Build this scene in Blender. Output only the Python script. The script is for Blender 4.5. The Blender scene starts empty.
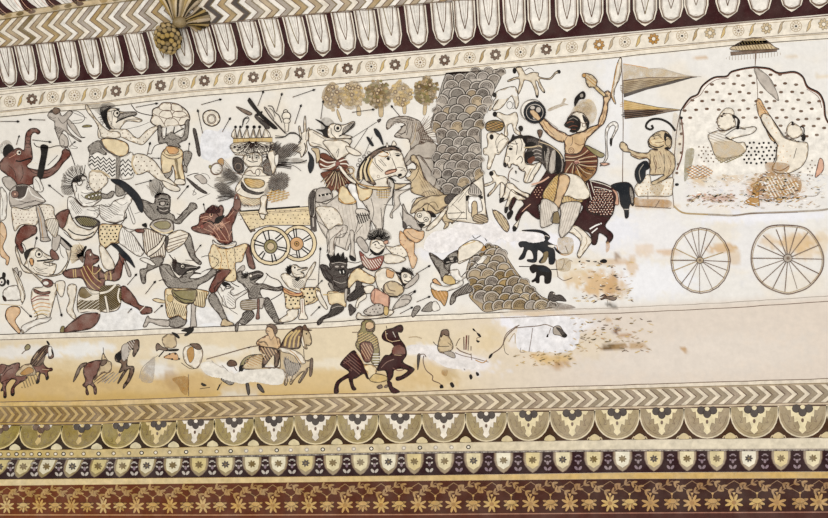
import bpy, math, random
from mathutils import Vector, Matrix, noise
from mathutils.geometry import tessellate_polygon
random.seed(7)
S = bpy.context.scene
COL = S.collection
W, H = 828, 518
FPX = 900.0
CAM = Vector((0.0, -4.2, 1.62))

# ------------------------------------------------------------------ camera
cd = bpy.data.cameras.new('camera'); cd.sensor_width = 36; cd.lens = FPX / W * 36; cd.clip_end = 100
cam = bpy.data.objects.new('camera', cd); COL.objects.link(cam); S.camera = cam
ROT = Matrix.Rotation(math.radians(9.0), 4, 'Z') @ Matrix.Rotation(math.radians(90), 4, 'X') @ Matrix.Rotation(math.radians(-3.0), 4, 'Z')
cam.matrix_world = Matrix.Translation(CAM) @ ROT
R3 = ROT.to_3x3()

class Surf:
    """a flat face of the building; photograph measurements are laid out on it"""
    def __init__(self, p, n):
        self.p = Vector(p); self.n = Vector(n).normalized()
    def at(self, x, y, h=0.0):
        d = R3 @ Vector(((x - W / 2) / FPX, (H / 2 - y) / FPX, -1.0))
        t = ((self.p - CAM).dot(self.n)) / d.dot(self.n)
        return CAM + d * t + self.n * h
WALL = Surf((0, 0, 0), (0, -1, 0))
# the cove springs from the wall along the foot of the petal border and leans into the room
_a, _b = WALL.at(0, 88.6), WALL.at(828, 14.5)
_ax = (_b - _a).normalized()
COVE = Surf(_a, Matrix.Rotation(math.radians(24), 3, _ax) @ Vector((0, -1, 0)))
if COVE.n.z > 0: COVE = Surf(_a, Matrix.Rotation(math.radians(-24), 3, _ax) @ Vector((0, -1, 0)))

# ------------------------------------------------------------------ materials
def lin(hexs):
    v = [int(hexs[i:i + 2], 16) / 255 for i in (0, 2, 4)]
    return [c / 12.92 if c <= .04045 else ((c + .055) / 1.055) ** 2.4 for c in v]
PAL = dict(k='30221d', b='191514', br='6c3d32', mr='381819', g='938b81', dg='544c47', lg='b9afa4', tn='c6b08b', sk='cfae84',
           y='e0cca4', cr='e6dccb', w='e9e3d9', oc='b0803b', ol='857a4d', pk='cf9f84', nv='1e2126', ora='cf9f6c', po='d8b48c', rd='85443a',
           ch='a3978a', kb='654c3c', wh='efebe5', bl='dcdde2', gd='735f37', gl='c8ab70', dk='2c1815', vi='857079', ta='ae997a', st='a58a5c', fb='5a2f20',
           pg='d2c8bb', ea='b3a89b', mk='d9cbb4', nt='6b3f2e', bd='33270f', bs='a08447', bs2='7d6636')
MATS = {}
XL, XR = WALL.at(20, 430).x, WALL.at(640, 430).x
def mat(key):
    """key: a palette name, w_name for a thin wash, or RRGGBB>RRGGBB for paint that is yellowed at the left end and cleaner at the right"""
    if key in MATS: return MATS[key]
    wash = key.startswith('w_'); grad = '>' in key
    if grad: c, c2 = [lin(t) for t in key.split('>')]
    else: c = lin(PAL[key[2:] if wash else key])
    lum = sum(c) / 3; dark = lum < .075
    m = bpy.data.materials.new('paint_' + key.replace('>', '_to_')); m.use_nodes = True
    nt = m.node_tree; N = nt.nodes; Lk = nt.links
    bs = N['Principled BSDF']; out = N['Material Output']
    bs.inputs['Roughness'].default_value = .85; bs.inputs['Specular IOR Level'].default_value = .15
    geo = N.new('ShaderNodeNewGeometry')
    def nz(sc, det, ro=.5):
        n = N.new('ShaderNodeTexNoise'); n.inputs['Scale'].default_value = sc; n.inputs['Detail'].default_value = det; n.inputs['Roughness'].default_value = ro
        Lk.new(geo.outputs['Position'], n.inputs['Vector']); return n.outputs['Fac']
    def rng(src, a, b, u, v):
        r = N.new('ShaderNodeMapRange'); r.inputs[1].default_value = a; r.inputs[2].default_value = b; r.inputs[3].default_value = u; r.inputs[4].default_value = v
        Lk.new(src, r.inputs[0]); return r.outputs[0]
    def mix(fac, a, b, mode='MIX'):
        x = N.new('ShaderNodeMix'); x.data_type = 'RGBA'; x.blend_type = mode
        for i, v in ((0, fac), (6, a), (7, b)):
            if isinstance(v, (int, float)): x.inputs[i].default_value = v
            elif isinstance(v, (list, tuple)): x.inputs[i].default_value = (*v[:3], 1)
            else: Lk.new(v, x.inputs[i])
        return x.outputs[2]
    n1, n2, n3 = nz(30, 6, .65), nz(190, 3, .6), nz(11, 3)
    base = c
    if grad:
        sp = N.new('ShaderNodeSeparateXYZ'); Lk.new(geo.outputs['Position'], sp.inputs[0])
        base = mix(rng(sp.outputs[0], XL, XR, 0, 1), c, c2)
    col = mix(1.0, base, rng(n1, .3, .7, .76, 1.2), 'MULTIPLY')
    cream = lin('e6dccb')
    # thin brushwork: pigment pools in places and lets the plaster through in others
    col = mix(rng(n3, .38, .68, 0, .03 if dark else (.12 if grad else .18)), col, cream)
    col = mix(rng(n2, .56, .76, 0, .04 if dark else .24), col, cream)
    Lk.new(col, bs.inputs['Base Color'])
    if wash:
        tr = N.new('ShaderNodeBsdfTransparent'); ms = N.new('ShaderNodeMixShader')
        Lk.new(rng(n1, .32, .68, .10, .72), ms.inputs[0])
        Lk.new(tr.outputs[0], ms.inputs[1]); Lk.new(bs.outputs[0], ms.inputs[2]); Lk.new(ms.outputs[0], out.inputs['Surface'])
    MATS[key] = m
    return m

# ------------------------------------------------------------------ drawing
STEP = 3.0e-5
def catmull(P, closed, n=4):
    if len(P) < 3: return list(P)
    out = []; m = len(P)
    rng = range(m) if closed else range(m - 1)
    for i in rng:
        p1, p2 = P[i], P[(i + 1) % m]
        p0 = P[(i - 1) % m] if closed or i > 0 else p1
        p3 = P[(i + 2) % m] if closed or i + 2 < m else p2
        for k in range(n):
            t = k / n; t2 = t * t; t3 = t2 * t
            out.append(tuple(.5 * (2 * b + (c - a) * t + (2 * a - 5 * b + 4 * c - d) * t2 + (3 * b - a - 3 * c + d) * t3)
                             for a, b, c, d in zip(p0, p1, p2, p3)))
    if not closed: out.append(P[-1])
    return out
def inside(x, y, P):
    r = False; j = len(P) - 1
    for i in range(len(P)):
        xi, yi = P[i]; xj, yj = P[j]
        if (yi > y) != (yj > y) and x < (xj - xi) * (y - yi) / (yj - yi) + xi: r = not r
        j = i
    return r
def ell(cx, cy, rx, ry, rot=0, n=20):
    c, s = math.cos(rot), math.sin(rot); o = []
    for i in range(n):
        a = 2 * math.pi * i / n; u, v = rx * math.cos(a), ry * math.sin(a)
        o.append((cx + u * c - v * s, cy + u * s + v * c))
    return o

class Part:
    """collects painted shapes (photograph pixels on a face of the wall) into ONE mesh"""
    keyed = False
    def __init__(self, surf=WALL, base=0.0):
        self.s = surf; self.h = base; self.v = []; self.f = []; self.m = []; self.keys = []
    def mi(self, key):
        if key not in self.keys: self.keys.append(key)
        return self.keys.index(key)
    def up(self): self.h += STEP
    def tri(self, P, tris, key):
        o = len(self.v); k = self.mi(key)
        self.v += [self.s.at(x, y, self.h) for x, y in P]
        for t in tris:
            a, b, c = (P[i] for i in t)
            cr = (b[0] - a[0]) * (c[1] - a[1]) - (b[1] - a[1]) * (c[0] - a[0])
            if abs(cr) < 1e-9: continue
            t = t if cr < 0 else (t[0], t[2], t[1])     # pixels run downwards
            self.f.append(tuple(o + i for i in t)); self.m.append(k)
    def fill(self, P, key, ow=0, okey='k'):
        self.up()
        tris = tessellate_polygon([[Vector((x, y, 0)) for x, y in P]])
        first = not self.v
        self.tri(P, [tuple(t) for t in tris], key)
        if first and self.keyed:                                       # the first coat is keyed into the plaster
            n = len(P); o = len(self.v); k = self.mi(key)
            ar = sum(P[i - 1][0] * P[i][1] - P[i][0] * P[i - 1][1] for i in range(n))
            self.v += [self.s.at(x, y, self.h) for x, y in P] + [self.s.at(x, y, -4e-4) for x, y in P]
            for i in range(n):
                j = (i + 1) % n; q = (o + i, o + n + i, o + n + j, o + j)
                self.f.append(q if ar < 0 else q[::-1]); self.m.append(k)
        if ow: self.line(P, okey, ow * 1.2, True)
    def line(self, P, key, w, closed=False, taper=False):
        Q = [P[0]]
        for p in P[1:]:
            if abs(p[0] - Q[-1][0]) + abs(p[1] - Q[-1][1]) > .02: Q.append(p)
        if closed and len(Q) > 2 and abs(Q[0][0] - Q[-1][0]) + abs(Q[0][1] - Q[-1][1]) < .02: Q.pop()
        n = len(Q)
        if n < 2: return
        self.up(); A = []
        for i in range(n):
            p = Q[i]; a = Q[i - 1] if (i > 0 or closed) else p; b = Q[(i + 1) % n] if (i < n - 1 or closed) else p
            dx, dy = b[0] - a[0], b[1] - a[1]; l = math.hypot(dx, dy) or 1
            ww = w / 2
            if taper: ww *= max(.25, 1 - abs(2 * i / (n - 1) - 1) ** 2)
            A.append((p[0] - dy / l * ww, p[1] + dx / l * ww)); A.append((p[0] + dy / l * ww, p[1] - dx / l * ww))
        tris = []
        for i in range(n if closed else n - 1):
            a, b, c, d = 2 * i, 2 * i + 1, (2 * i + 2) % (2 * n), (2 * i + 3) % (2 * n)
            tris += [(a, b, c), (b, d, c)]
        self.tri(A, tris, key)
    def rim(self, P, key, w):
        """a soft darker wash brushed along the inside of an outline"""
        n = len(P); ar = sum(P[i - 1][0] * P[i][1] - P[i][0] * P[i - 1][1] for i in range(n)); sg = 1 if ar > 0 else -1
        self.up(); A = []
        for i in range(n):
            (x0, y0), (x1, y1) = P[i - 1], P[(i + 1) % n]; dx, dy = x1 - x0, y1 - y0; l = math.hypot(dx, dy) or 1
            ww = w * (.55 + .45 * math.sin(i * 1.7 + P[0][0]))
            A += [P[i], (P[i][0] - sg * dy / l * ww, P[i][1] + sg * dx / l * ww)]
        t = []
        for i in range(n):
            a, b, c, d = 2 * i, 2 * i + 1, (2 * i + 2) % (2 * n), (2 * i + 3) % (2 * n); t += [(a, b, c), (b, d, c)]
        self.tri(A, t, key)
    def dots(self, P, key, r, sp, jit=.15, ry=None):
        self.up(); ry = ry or r
        xs = [p[0] for p in P]; ys = [p[1] for p in P]; row = 0; y = min(ys) + sp * .4
        while y < max(ys):
            x = min(xs) + (sp * .5 if row % 2 else 0) + sp * .3
            while x < max(xs):
                if inside(x, y, P):
                    E = ell(x + random.uniform(-jit, jit) * sp, y + random.uniform(-jit, jit) * sp, r, ry, 0, 6)
                    self.tri(E, [(0, i, i + 1) for i in range(1, 5)], key)
                x += sp
            y += sp * .8; row += 1
    def hatch(self, P, key, w, sp, ang):
        self.up(); a = math.radians(ang); c, s = math.cos(a), math.sin(a)
        Q = [(x * c + y * s, -x * s + y * c) for x, y in P]
        y = min(q[1] for q in Q) + sp / 2
        while y < max(q[1] for q in Q):
            X = []
            for i in range(len(Q)):
                (x1, y1), (x2, y2) = Q[i - 1], Q[i]
                if (y1 > y) != (y2 > y): X.append(x1 + (y - y1) / (y2 - y1) * (x2 - x1))
            X.sort()
            for i in range(0, len(X) - 1, 2):
                R = [(X[i], y - w / 2), (X[i], y + w / 2), (X[i + 1], y + w / 2), (X[i + 1], y - w / 2)]
                self.tri([(u * c - v * s, u * s + v * c) for u, v in R], [(0, 1, 2), (0, 2, 3)], key)
            y += sp
    def build(self, name, parent=None, origin=None):
        me = bpy.data.meshes.new(name)
        o = bpy.data.objects.new(name, me)
        org = origin or Vector((0, 0, 0))
        me.from_pydata([tuple(v - org) for v in self.v], [], self.f)
        for k in self.keys: me.materials.append(mat(k))
        me.polygons.foreach_set('material_index', self.m); me.update()
        COL.objects.link(o)
        if parent: o.parent = parent
        else: o.location = org
        return o

def tag(o, label, cat, group=None, kind=None):
    if label: o['label'] = label
    if cat: o['category'] = cat
    if group: o['group'] = group
    if kind: o['kind'] = kind

# ------------------------------------------------------------------ the drawing notation
# @name|label|category|group|level   a thing;  p name [label]  a part (parent/child for a sub-part);  t x y [scale]  the measuring origin
# s fanned strokes  f/F fill (smooth/sharp)  l/L open line  c/C closed line  e ellipse  r ring  g dots  h hatching
RIM = dict(po='w_ora', g='w_k', dg='w_b', lg='w_g', ea='w_kb', pg='w_g', cr='w_ta', w='w_ch', br='w_dk', y='w_oc', tn='w_kb', sk='w_nt', pk='w_rd', ora='w_nt', ol='w_kb', mr='w_b', wh='w_lg', gl='w_gd', mk='w_ta', kb='w_b')
def run(text, surf=WALL):
    cur = None; tx = ty = 0.0; sc = 6.9
    def flush():
        nonlocal cur
        if not cur: return
        parts = [(n, P) for n, P in cur['parts'] if P.v]
        if parts:
            allv = [v for _, P in parts for v in P.v]
            base = Vector((sum(v.x for v in allv) / len(allv), 0, min(v.z for v in allv)))
            a = cur['a']
            if len(parts) == 1:
                root = parts[0][1].build(a[0], None, base)
            else:
                root = bpy.data.objects.new(a[0], None); root.location = base; root.empty_display_size = .05; COL.objects.link(root)
                made = {}
                for n, P in parts:
                    if '/' in n:
                        par, ch = n.split('/'); made[n] = P.build(ch, made[par], base)
                    else: made[n] = P.build(n, root, base)
            tag(root, a[1], a[2], a[3] if len(a) > 3 and a[3] else None)
        cur = None
    for raw in text.split('\n'):
        q = raw.strip()
        if not q or q[0] == '#': continue
        if q[0] == '@':
            flush(); a = [x.strip() for x in q[1:].split('|')]
            ky = len(a) > 4 and a[4].endswith('k'); lv = float(a[4].rstrip('k')) if len(a) > 4 and a[4] else 0
            cur = dict(a=a, parts=[], lv=0 if ky else lv, h=2e-4 + lv * 1.6e-3); continue
        w = q.split(); c = w[0]
        if c == 't':
            tx, ty = float(w[1]), float(w[2]); sc = float(w[3]) if len(w) > 3 else 6.9; continue
        if c == 'p':
            a = cur['a']; P = Part(surf, cur['h']); P.keyed = not cur['lv'] or a[2] == 'painted weapon'; cur['parts'].append((w[1], P)); continue
        if not cur['parts']: cur['parts'].append((cur['a'][0], Part(surf, cur['h']))); cur['parts'][0][1].keyed = not cur['lv'] or cur['a'][2] == 'painted weapon'
        P = cur['parts'][-1][1]; P.h = max(P.h, cur['h'])
        X = lambda t: (tx + float(t.split(',')[0]) / sc, ty + float(t.split(',')[1]) / sc)
        if c in 'fF':
            pts = [X(t) for t in w[3:]]
            Q = catmull(pts, True) if c == 'f' else pts; ow = float(w[2])
            ar = abs(sum(Q[i - 1][0] * Q[i][1] - Q[i][0] * Q[i - 1][1] for i in range(len(Q)))) / 2
            P.fill(Q, w[1], 0)
            if c == 'f' and ar > 14 and w[1] in RIM:
                if w[1] in ('g', 'dg') and ar > 40: P.dots(Q, 'w_b' if w[1] == 'dg' else 'w_dg', .42, 1.5, .5)
                P.rim(Q, RIM[w[1]], 1.9 if ar > 120 else 1.1)
            if ow: P.line(Q, 'k', ow * 1.3, True)
        elif c in 'lL':
            pts = [X(t) for t in w[3:]]
            P.line(catmull(pts, False) if c == 'l' else pts, w[1], float(w[2]))
        elif c in 'cC':
            pts = [X(t) for t in w[3:]]
            P.line(catmull(pts, True) if c == 'c' else pts, w[1], float(w[2]), True)
        elif c in 'er':
            v = [float(t) for t in w[3].split(',')]
            E = ell(tx + v[0] / sc, ty + v[1] / sc, v[2] / sc, v[3] / sc, math.radians(v[4]) if len(v) > 4 else 0)
            if c == 'e': P.fill(E, w[1], float(w[2]))
            else: P.line(E, w[1], float(w[2]), True)
        elif c == 's':      # strokes fanning out of a point: colour width count centre r0 r1 angle0 angle1
            cx, cy = X(w[4]); r0, r1, a0, a1 = [float(t) for t in w[5:9]]; n = int(w[3]); P.up()
            for i in range(n):
                a = math.radians(a0 + (a1 - a0) * (i + random.uniform(-.3, .3) + .5) / n); u = r1 / sc * random.uniform(.72, 1.0)
                m = a + random.uniform(-.08, .08)
                P.line([(cx + r0 / sc * math.cos(a), cy + r0 / sc * math.sin(a)), (cx + (r0 / sc + u) / 2 * math.cos(m), cy + (r0 / sc + u) / 2 * math.sin(m)), (cx + u * math.cos(a), cy + u * math.sin(a))], w[1], float(w[2]))
                P.h -= STEP
        elif c == 'g':
            P.dots(catmull([X(t) for t in w[4:]], True), w[1], float(w[2]), float(w[3]), ry=float(w[2]) * (.62 if float(w[2]) > 1.5 else 1))
        elif c == 'h':
            P.hatch(catmull([X(t) for t in w[5:]], True), w[1], float(w[2]), float(w[3]), float(w[4]))
        cur['h'] = P.h
    flush()
# ------------------------------------------------------------------ the plastered wall and its cove
def ytop(x): return 88.6 + (14.5 - 88.6) * x / 828.0
def sst(a, b, v):
    t = max(0, min(1, (v - a) / (b - a))); return t * t * (3 - 2 * t)
def mixc(a, b, t): return [p + (q - p) * t for p, q in zip(a, b)]
# stains and plaster repairs: centre, radii, tilt, colour, strength
BLOBS = [
 (216,148,16,19,0,'e6e6e8',.8),(228,140,8,14,0,'e6e6e8',.6),(470,243,46,13,-12,'e8e5e6',1),(440,252,22,10,-10,'e8e5e6',1),(498,228,22,9,8,'e8e5e6',.9),(535,240,34,8,0,'eceaee',1),
 (575,243,28,9,-5,'e9e7ea',.9),(556,325,52,9,0,'e9e7ea',.9),(530,340,30,10,0,'e9e6e8',.8),(512,322,16,9,0,'ebe9ee',.9),(455,360,46,11,12,'e6e1e2',.85),
 (425,350,24,6,-5,'ece8e6',.8),(258,374,42,9,0,'ebe7e2',1),(225,368,26,8,5,'ebe7e2',.9),(240,392,22,9,0,'ddd5c6',.8),(160,370,20,10,10,'e4e0da',.9),
 (195,352,60,8,0,'ece6da',.6),(80,350,42,8,-4,'e8e6e2',.9),(20,352,30,7,-4,'e6e4e2',.7),(340,364,30,6,0,'e8dfcd',.6),(128,312,28,9,0,'ecebec',.7),
 (212,322,26,7,0,'eaeaec',.8),(230,180,10,30,0,'e9e8e8',.5),(640,235,58,26,0,'e6e3e2',.9),(650,280,50,20,0,'e9e8ea',.9),(612,110,20,60,0,'e8e7e8',.6),
 (745,195,70,18,-3,'e6e1de',.85),(765,217,70,6,-2,'e8e7ec',.9),(560,110,50,36,0,'ece8e2',.6),(745,250,18,30,0,'e4e2e2',.5),(690,330,120,26,-3,'d9cdc0',.7),
 (700,355,130,22,-3,'ddd3c8',.6),(585,345,40,14,0,'dbccb5',.8),(20,315,30,16,0,'f0e6d6',.6),(615,230,24,18,0,'e4e4ea',.7),
 # ochre and rust
 (600,283,22,14,0,'cfa158',.85),(612,286,9,15,8,'b9853c',.7),(575,279,14,9,0,'d3ae70',.7),(552,360,26,4,-6,'cfa85f',.9),(560,365,10,4,-8,'a8772c',.8),(540,358,12,5,0,'d8b066',.8),
 (614,347,18,3,-6,'8d6a35',.85),(608,347,8,2.4,-6,'5d4424',.8),(636,345,13,4,-10,'a97f3f',.8),(624,336,9,3,-8,'a5702f',.8),(616,331,4,3,-30,'5a3420',.9),(608,320,4,3,0,'b88c4c',.7),
 (684,349,4,3,30,'a8782f',.9),(682,347,2,1.2,0,'4a3b20',.9),(722,248,14,6,-5,'c4913d',.75),(734,256,6,9,0,'cda35c',.5),(770,241,10,6,0,'d2a765',.5),
 (797,243,22,11,-6,'d0a45c',.75),(806,252,12,9,0,'d5ad6c',.5),(822,243,8,14,0,'dcc094',.5),(777,190,12,10,10,'b5782f',.8),(756,193,9,10,20,'b97a3c',.75),(768,182,22,9,0,'c99d5c',.6),(792,186,14,8,0,'cfa970',.5),
 (722,199,14,3,-4,'b06a3c',.6),(708,198,8,3,0,'c4875a',.6),(700,178,9,7,0,'cfa96a',.6),(730,176,14,8,0,'c9a56c',.5),(690,160,6,12,5,'b28a48',.8),(668,252,14,3,0,'d2a878',.7),
 (644,250,10,8,0,'d9b58a',.5),(618,262,16,4,0,'c2935a',.6),(632,266,6,10,0,'d1a769',.6),(617,257,3,5,0,'8b6a43',.7),(590,262,24,4,0,'d8bf98',.5),(650,204,34,5,2,'dec19a',.6),(655,193,14,8,0,'d9b88e',.5),
 (585,112,8,6,-20,'d3b58a',.6),(585,53,14,2,0,'d5c09a',.4),(701,58,9,2.2,0,'c49a68',.7),(792,56,9,2.2,0,'d2b68e',.5),(822,76,10,2,0,'d8c3a0',.6),(820,116,6,9,0,'b48a3e',.6),(563,268,30,10,0,'dfcfb0',.4),
 (533,312,30,5,0,'d4b488',.5),(532,317,8,2,0,'c9a770',.6),(480,340,26,16,0,'e0cda8',.6),(492,342,18,12,0,'d9c08f',.5),(560,327,20,5,0,'e6dcc6',.3),
 (431,375,30,14,20,'d1b176',.7),(450,372,9,8,0,'a58436',.4),(410,380,24,10,0,'cfae70',.6),
 (185,385,36,12,0,'c29c55',.7),(172,380,8,14,-14,'a97f36',.6),(60,383,70,14,0,'c9a660',.8),(25,388,40,10,0,'c6a25a',.6),(110,376,30,12,0,'c29f5c',.6),(70,368,40,8,0,'d6bb84',.6),
 (260,386,50,8,0,'c9a765',.6),(315,383,36,9,0,'cfae6e',.6),(340,378,60,8,0,'d4b67c',.6),(180,360,60,6,0,'dccaa4',.4),(5,384,10,16,0,'c8a35a',.6),
 (620,290,8,12,10,'c79c56',.5),(612,306,6,2,0,'3f3a30',.7),(608,305,3,2,0,'4a4034',.6)]
def dull(c): return mixc(c, lin('ddd0bc'), .22) if c[0] - c[2] > .25 else c
BL = [(cx, cy, rx, ry, math.cos(math.radians(a)), math.sin(math.radians(a)), dull(lin(c)), s) for cx, cy, rx, ry, a, c, s in BLOBS]
CREAM, GREYW, PINKW, YEL, OCH, OLV = (lin(c) for c in ('e7e1d7', 'e3dfd9', 'd9ccbe', 'd8c193', 'c9a561', 'b79a5c'))
def plaster(x, y):
    n = noise.noise(Vector((x * .02, y * .03, 3))); n2 = noise.noise(Vector((x * .07, y * .09, 8))); n3 = noise.noise(Vector((x * .2, y * .22, 1)))
    c = mixc(CREAM, GREYW, sst(330, 640, x + 60 * n))
    yb = 337 - 43 * x / 828                         # foot of the main panel
    low = sst(yb - 4, yb + 8, y)
    tgt = mixc(mixc(YEL, CREAM, .35), PINKW, sst(380, 620, x + 40 * n))
    tgt = mixc(tgt, mixc(OCH, YEL, .4), sst(362, 378, y + 7 * n) * (1 - sst(300, 520, x)) * .85)
    tgt = mixc(tgt, mixc(OCH, OLV, .3), sst(385, 398, y + 7 * n) * (1 - sst(250, 560, x)) * .8)
    c = mixc(c, tgt, low)
    # warm ageing of the upper panel
    c = mixc(c, lin('dfcba8'), .25 * sst(.1, .5, n + .3 * n2) * (1 - low))
    for cx, cy, rx, ry, ca, sa, col, s in BL:
        dx, dy = x - cx, y - cy
        if abs(dx) > 2.2 * max(rx, ry) or abs(dy) > 2.2 * max(rx, ry): continue
        u, v = (dx * ca + dy * sa) / rx, (-dx * sa + dy * ca) / ry
        d = math.sqrt(u * u + v * v) + .4 * n2 + .5 * n3
        if d < 1.15: c = mixc(c, col, s * (1 - sst(.62, 1.12, d)))
    k = 1 + .05 * n2 + .05 * n3
    return [v * k for v in c]
def plaster_mat(name, rough=.9):
    m = bpy.data.materials.new(name); m.use_nodes = True; nt = m.node_tree; N = nt.nodes; Lk = nt.links
    bs = N['Principled BSDF']; bs.inputs['Roughness'].default_value = rough; bs.inputs['Specular IOR Level'].default_value = .15
    at = N.new('ShaderNodeAttribute'); at.attribute_name = 'plaster'
    geo = N.new('ShaderNodeNewGeometry')
    n1 = N.new('ShaderNodeTexNoise'); n1.inputs['Scale'].default_value = 45; n1.inputs['Detail'].default_value = 8; n1.inputs['Roughness'].default_value = .7
    Lk.new(geo.outputs['Position'], n1.inputs['Vector'])
    r = N.new('ShaderNodeMapRange'); r.inputs[1].default_value = .25; r.inputs[2].default_value = .75; r.inputs[3].default_value = .93; r.inputs[4].default_value = 1.06
    Lk.new(n1.outputs['Fac'], r.inputs[0])
    mul = N.new('ShaderNodeMix'); mul.data_type = 'RGBA'; mul.blend_type = 'MULTIPLY'; mul.inputs[0].default_value = 1
    Lk.new(at.outputs['Color'], mul.inputs[6]); Lk.new(r.outputs[0], mul.inputs[7]); Lk.new(mul.outputs[2], bs.inputs['Base Color'])
    bp = N.new('ShaderNodeBump'); bp.inputs['Strength'].default_value = .12; bp.inputs['Distance'].default_value = .004
    Lk.new(n1.outputs['Fac'], bp.inputs['Height']); Lk.new(bp.outputs[0], bs.inputs['Normal'])
    return m
PLM = plaster_mat('aged_plaster')
def slab(name, rows, surf, colf, depth=.25):
    """a wall as a solid slab: rows of pixel points on its face, a flat back behind"""
    nx = len(rows[0]); V = []; F = []; C = []
    for r in rows:
        for x, y in r: V.append(surf.at(x, y)); C.append(colf(x, y))
    for j in range(len(rows) - 1):
        for i in range(nx - 1):
            a = j * nx + i; F.append((a, a + nx, a + nx + 1, a + 1))
    ring = [i for i in range(nx)] + [j * nx + nx - 1 for j in range(1, len(rows))] + [(len(rows) - 1) * nx + i for i in range(nx - 2, -1, -1)] + [j * nx for j in range(len(rows) - 2, 0, -1)]
    o = len(V)
    for i in ring: V.append(V[i] - surf.n * depth); C.append(C[i])
    m = len(ring)
    for i in range(m): F.append((ring[i], ring[(i + 1) % m], o + (i + 1) % m, o + i))
    F.append(tuple(o + i for i in range(m)))
    me = bpy.data.meshes.new(name); me.from_pydata(V, [], F)
    ca = me.color_attributes.new('plaster', 'FLOAT_COLOR', 'POINT')
    ca.data.foreach_set('color', [v for c in C for v in (*c, 1)])
    me.materials.append(PLM); me.update()
    ob = bpy.data.objects.new(name, me); COL.objects.link(ob); ob['kind'] = 'structure'
    return ob
XS = [-140 + 3 * i for i in range(371)]
slab('wall_back', [[(x, ytop(x) + (600 - ytop(x)) * j / 180) for x in XS] for j in range(181)], WALL, plaster)
slab('ceiling', [[(-140 + 15 * i, -110 + (ytop(-140 + 15 * i) + 110) * j / 20) for i in range(75)] for j in range(21)], COVE, lambda x, y: lin('e0d6c6'))

# ------------------------------------------------------------------ painted borders
def interp(T, x):
    if x <= T[0][0]: a, b = T[0], T[1]
    elif x >= T[-1][0]: a, b = T[-2], T[-1]
    else:
        for a, b in zip(T, T[1:]):
            if a[0] <= x <= b[0]: break
    return a[1] + (b[1] - a[1]) * (x - a[0]) / (b[0] - a[0])
def extend(L, lo, hi):
    L = list(L)
    while L[0] > lo: L.insert(0, 2 * L[0] - L[1])
    while L[-1] < hi: L.append(2 * L[-1] - L[-2])
    return L
def strip(P, f0, f1, key, x0=-60, x1=890, n=40):
    X = [x0 + (x1 - x0) * i / n for i in range(n + 1)]
    P.up(); A = []
    for x in X: A += [(x, f0(x)), (x, f1(x))]
    P.tri(A, [t for i in range(n) for t in ((2 * i, 2 * i + 1, 2 * i + 2), (2 * i + 1, 2 * i + 3, 2 * i + 2))], key)
def rule(P, f, key, w, x0=-60, x1=890, n=60, wob=.25):
    P.line([(x0 + (x1 - x0) * i / n, f(x0 + (x1 - x0) * i / n) + random.uniform(-wob, wob)) for i in range(n + 1)], key, w)
def border(name, P, label):
    o = P.build(name); tag(o, label, 'painted border'); return o

# --- petal border on the cove
PT = [10,30,51.5,72.7,94.8,116.7,141.7,165.6,187,209,230.3,254.7,276.7,300.3,323,347.5,369.6,392.6,418.5,444,465.4,489.3,514.9,539.4,567,591.6,618,645,671,696,727.6,759.5,791.6,819]
PTY = [(10,88.3),(72.7,82),(141.7,74.8),(209,68.2),(254.7,63.2),(323,57),(392.6,51.4),(465.4,43.9),(539.4,35.9),(591.6,28.5),(645,26.5),(696,21),(759.5,15.8),(819,9)]
PTOP = [(0,47.5),(80,40),(150,31),(207,25),(276,17.5),(345,11.5),(414,4.5),(500,-4),(620,-14),(828,-34)]
LEAN = [(0,-7),(73,-7),(165,-10),(276,-9),(392,-5),(465,-2),(600,0),(828,0)]
ptop = lambda x: interp(PTOP, x)
P = Part(COVE, 2e-4); strip(P, ptop, lambda x: ytop(x) - .6, 'mr')
petals = border('petal_border', P, 'dark maroon border with large white pointed petals along the top of the wall')
for i, x in enumerate(extend(PT, -50, 880)):
    yt = interp(PTY, x); sp = 22 + 8 * max(0, min(1, (x - 100) / 600)); w = sp * .425; ln = interp(LEAN, x)
    top = ptop(x + ln); hgt = yt - top
    def q(u, v): return (x + ln * v ** 1.4 + u * w, yt - hgt * v)
    def outl(k, b=0): return [q(-k, 1.0), q(-k, .7), q(-k * .98, .38), q(-k * .72, .16), q(-k * .3, .05 + b * .5), q(0, b), q(k * .3, .05 + b * .5), q(k * .78, .16), q(k * 1.0, .38), q(k, .7), q(k, 1.0)]
    P = Part(COVE, 6e-4); P.fill(outl(1.0), 'cr', .5)
    P.fill(outl(.80, .08), 'w'); P.line(outl(.80, .08), 'kb', 1.3); P.line(outl(.68, .15), 'lg', .9); P.line(outl(.77, .10)[3:8], 'kb', 1.5)
    b = .28 + .1 * random.random()
    for u in (-.42, .42): P.line([q(u, 1), q(u * .62, .6), q(0, b)], random.choice(['kb', 'gd', 'kb', 'kb']), .95)
    P.line([q(-.12, 1), q(-.06, .7), q(0, b + .12)], 'lg', .5); P.line([q(.2, 1), q(.1, .7), q(0, b + .12)], 'lg', .5)
    P.line([q(-1, .985), q(1, .985)], 'kb', .5)
    P.build('petal', petals)

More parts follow.
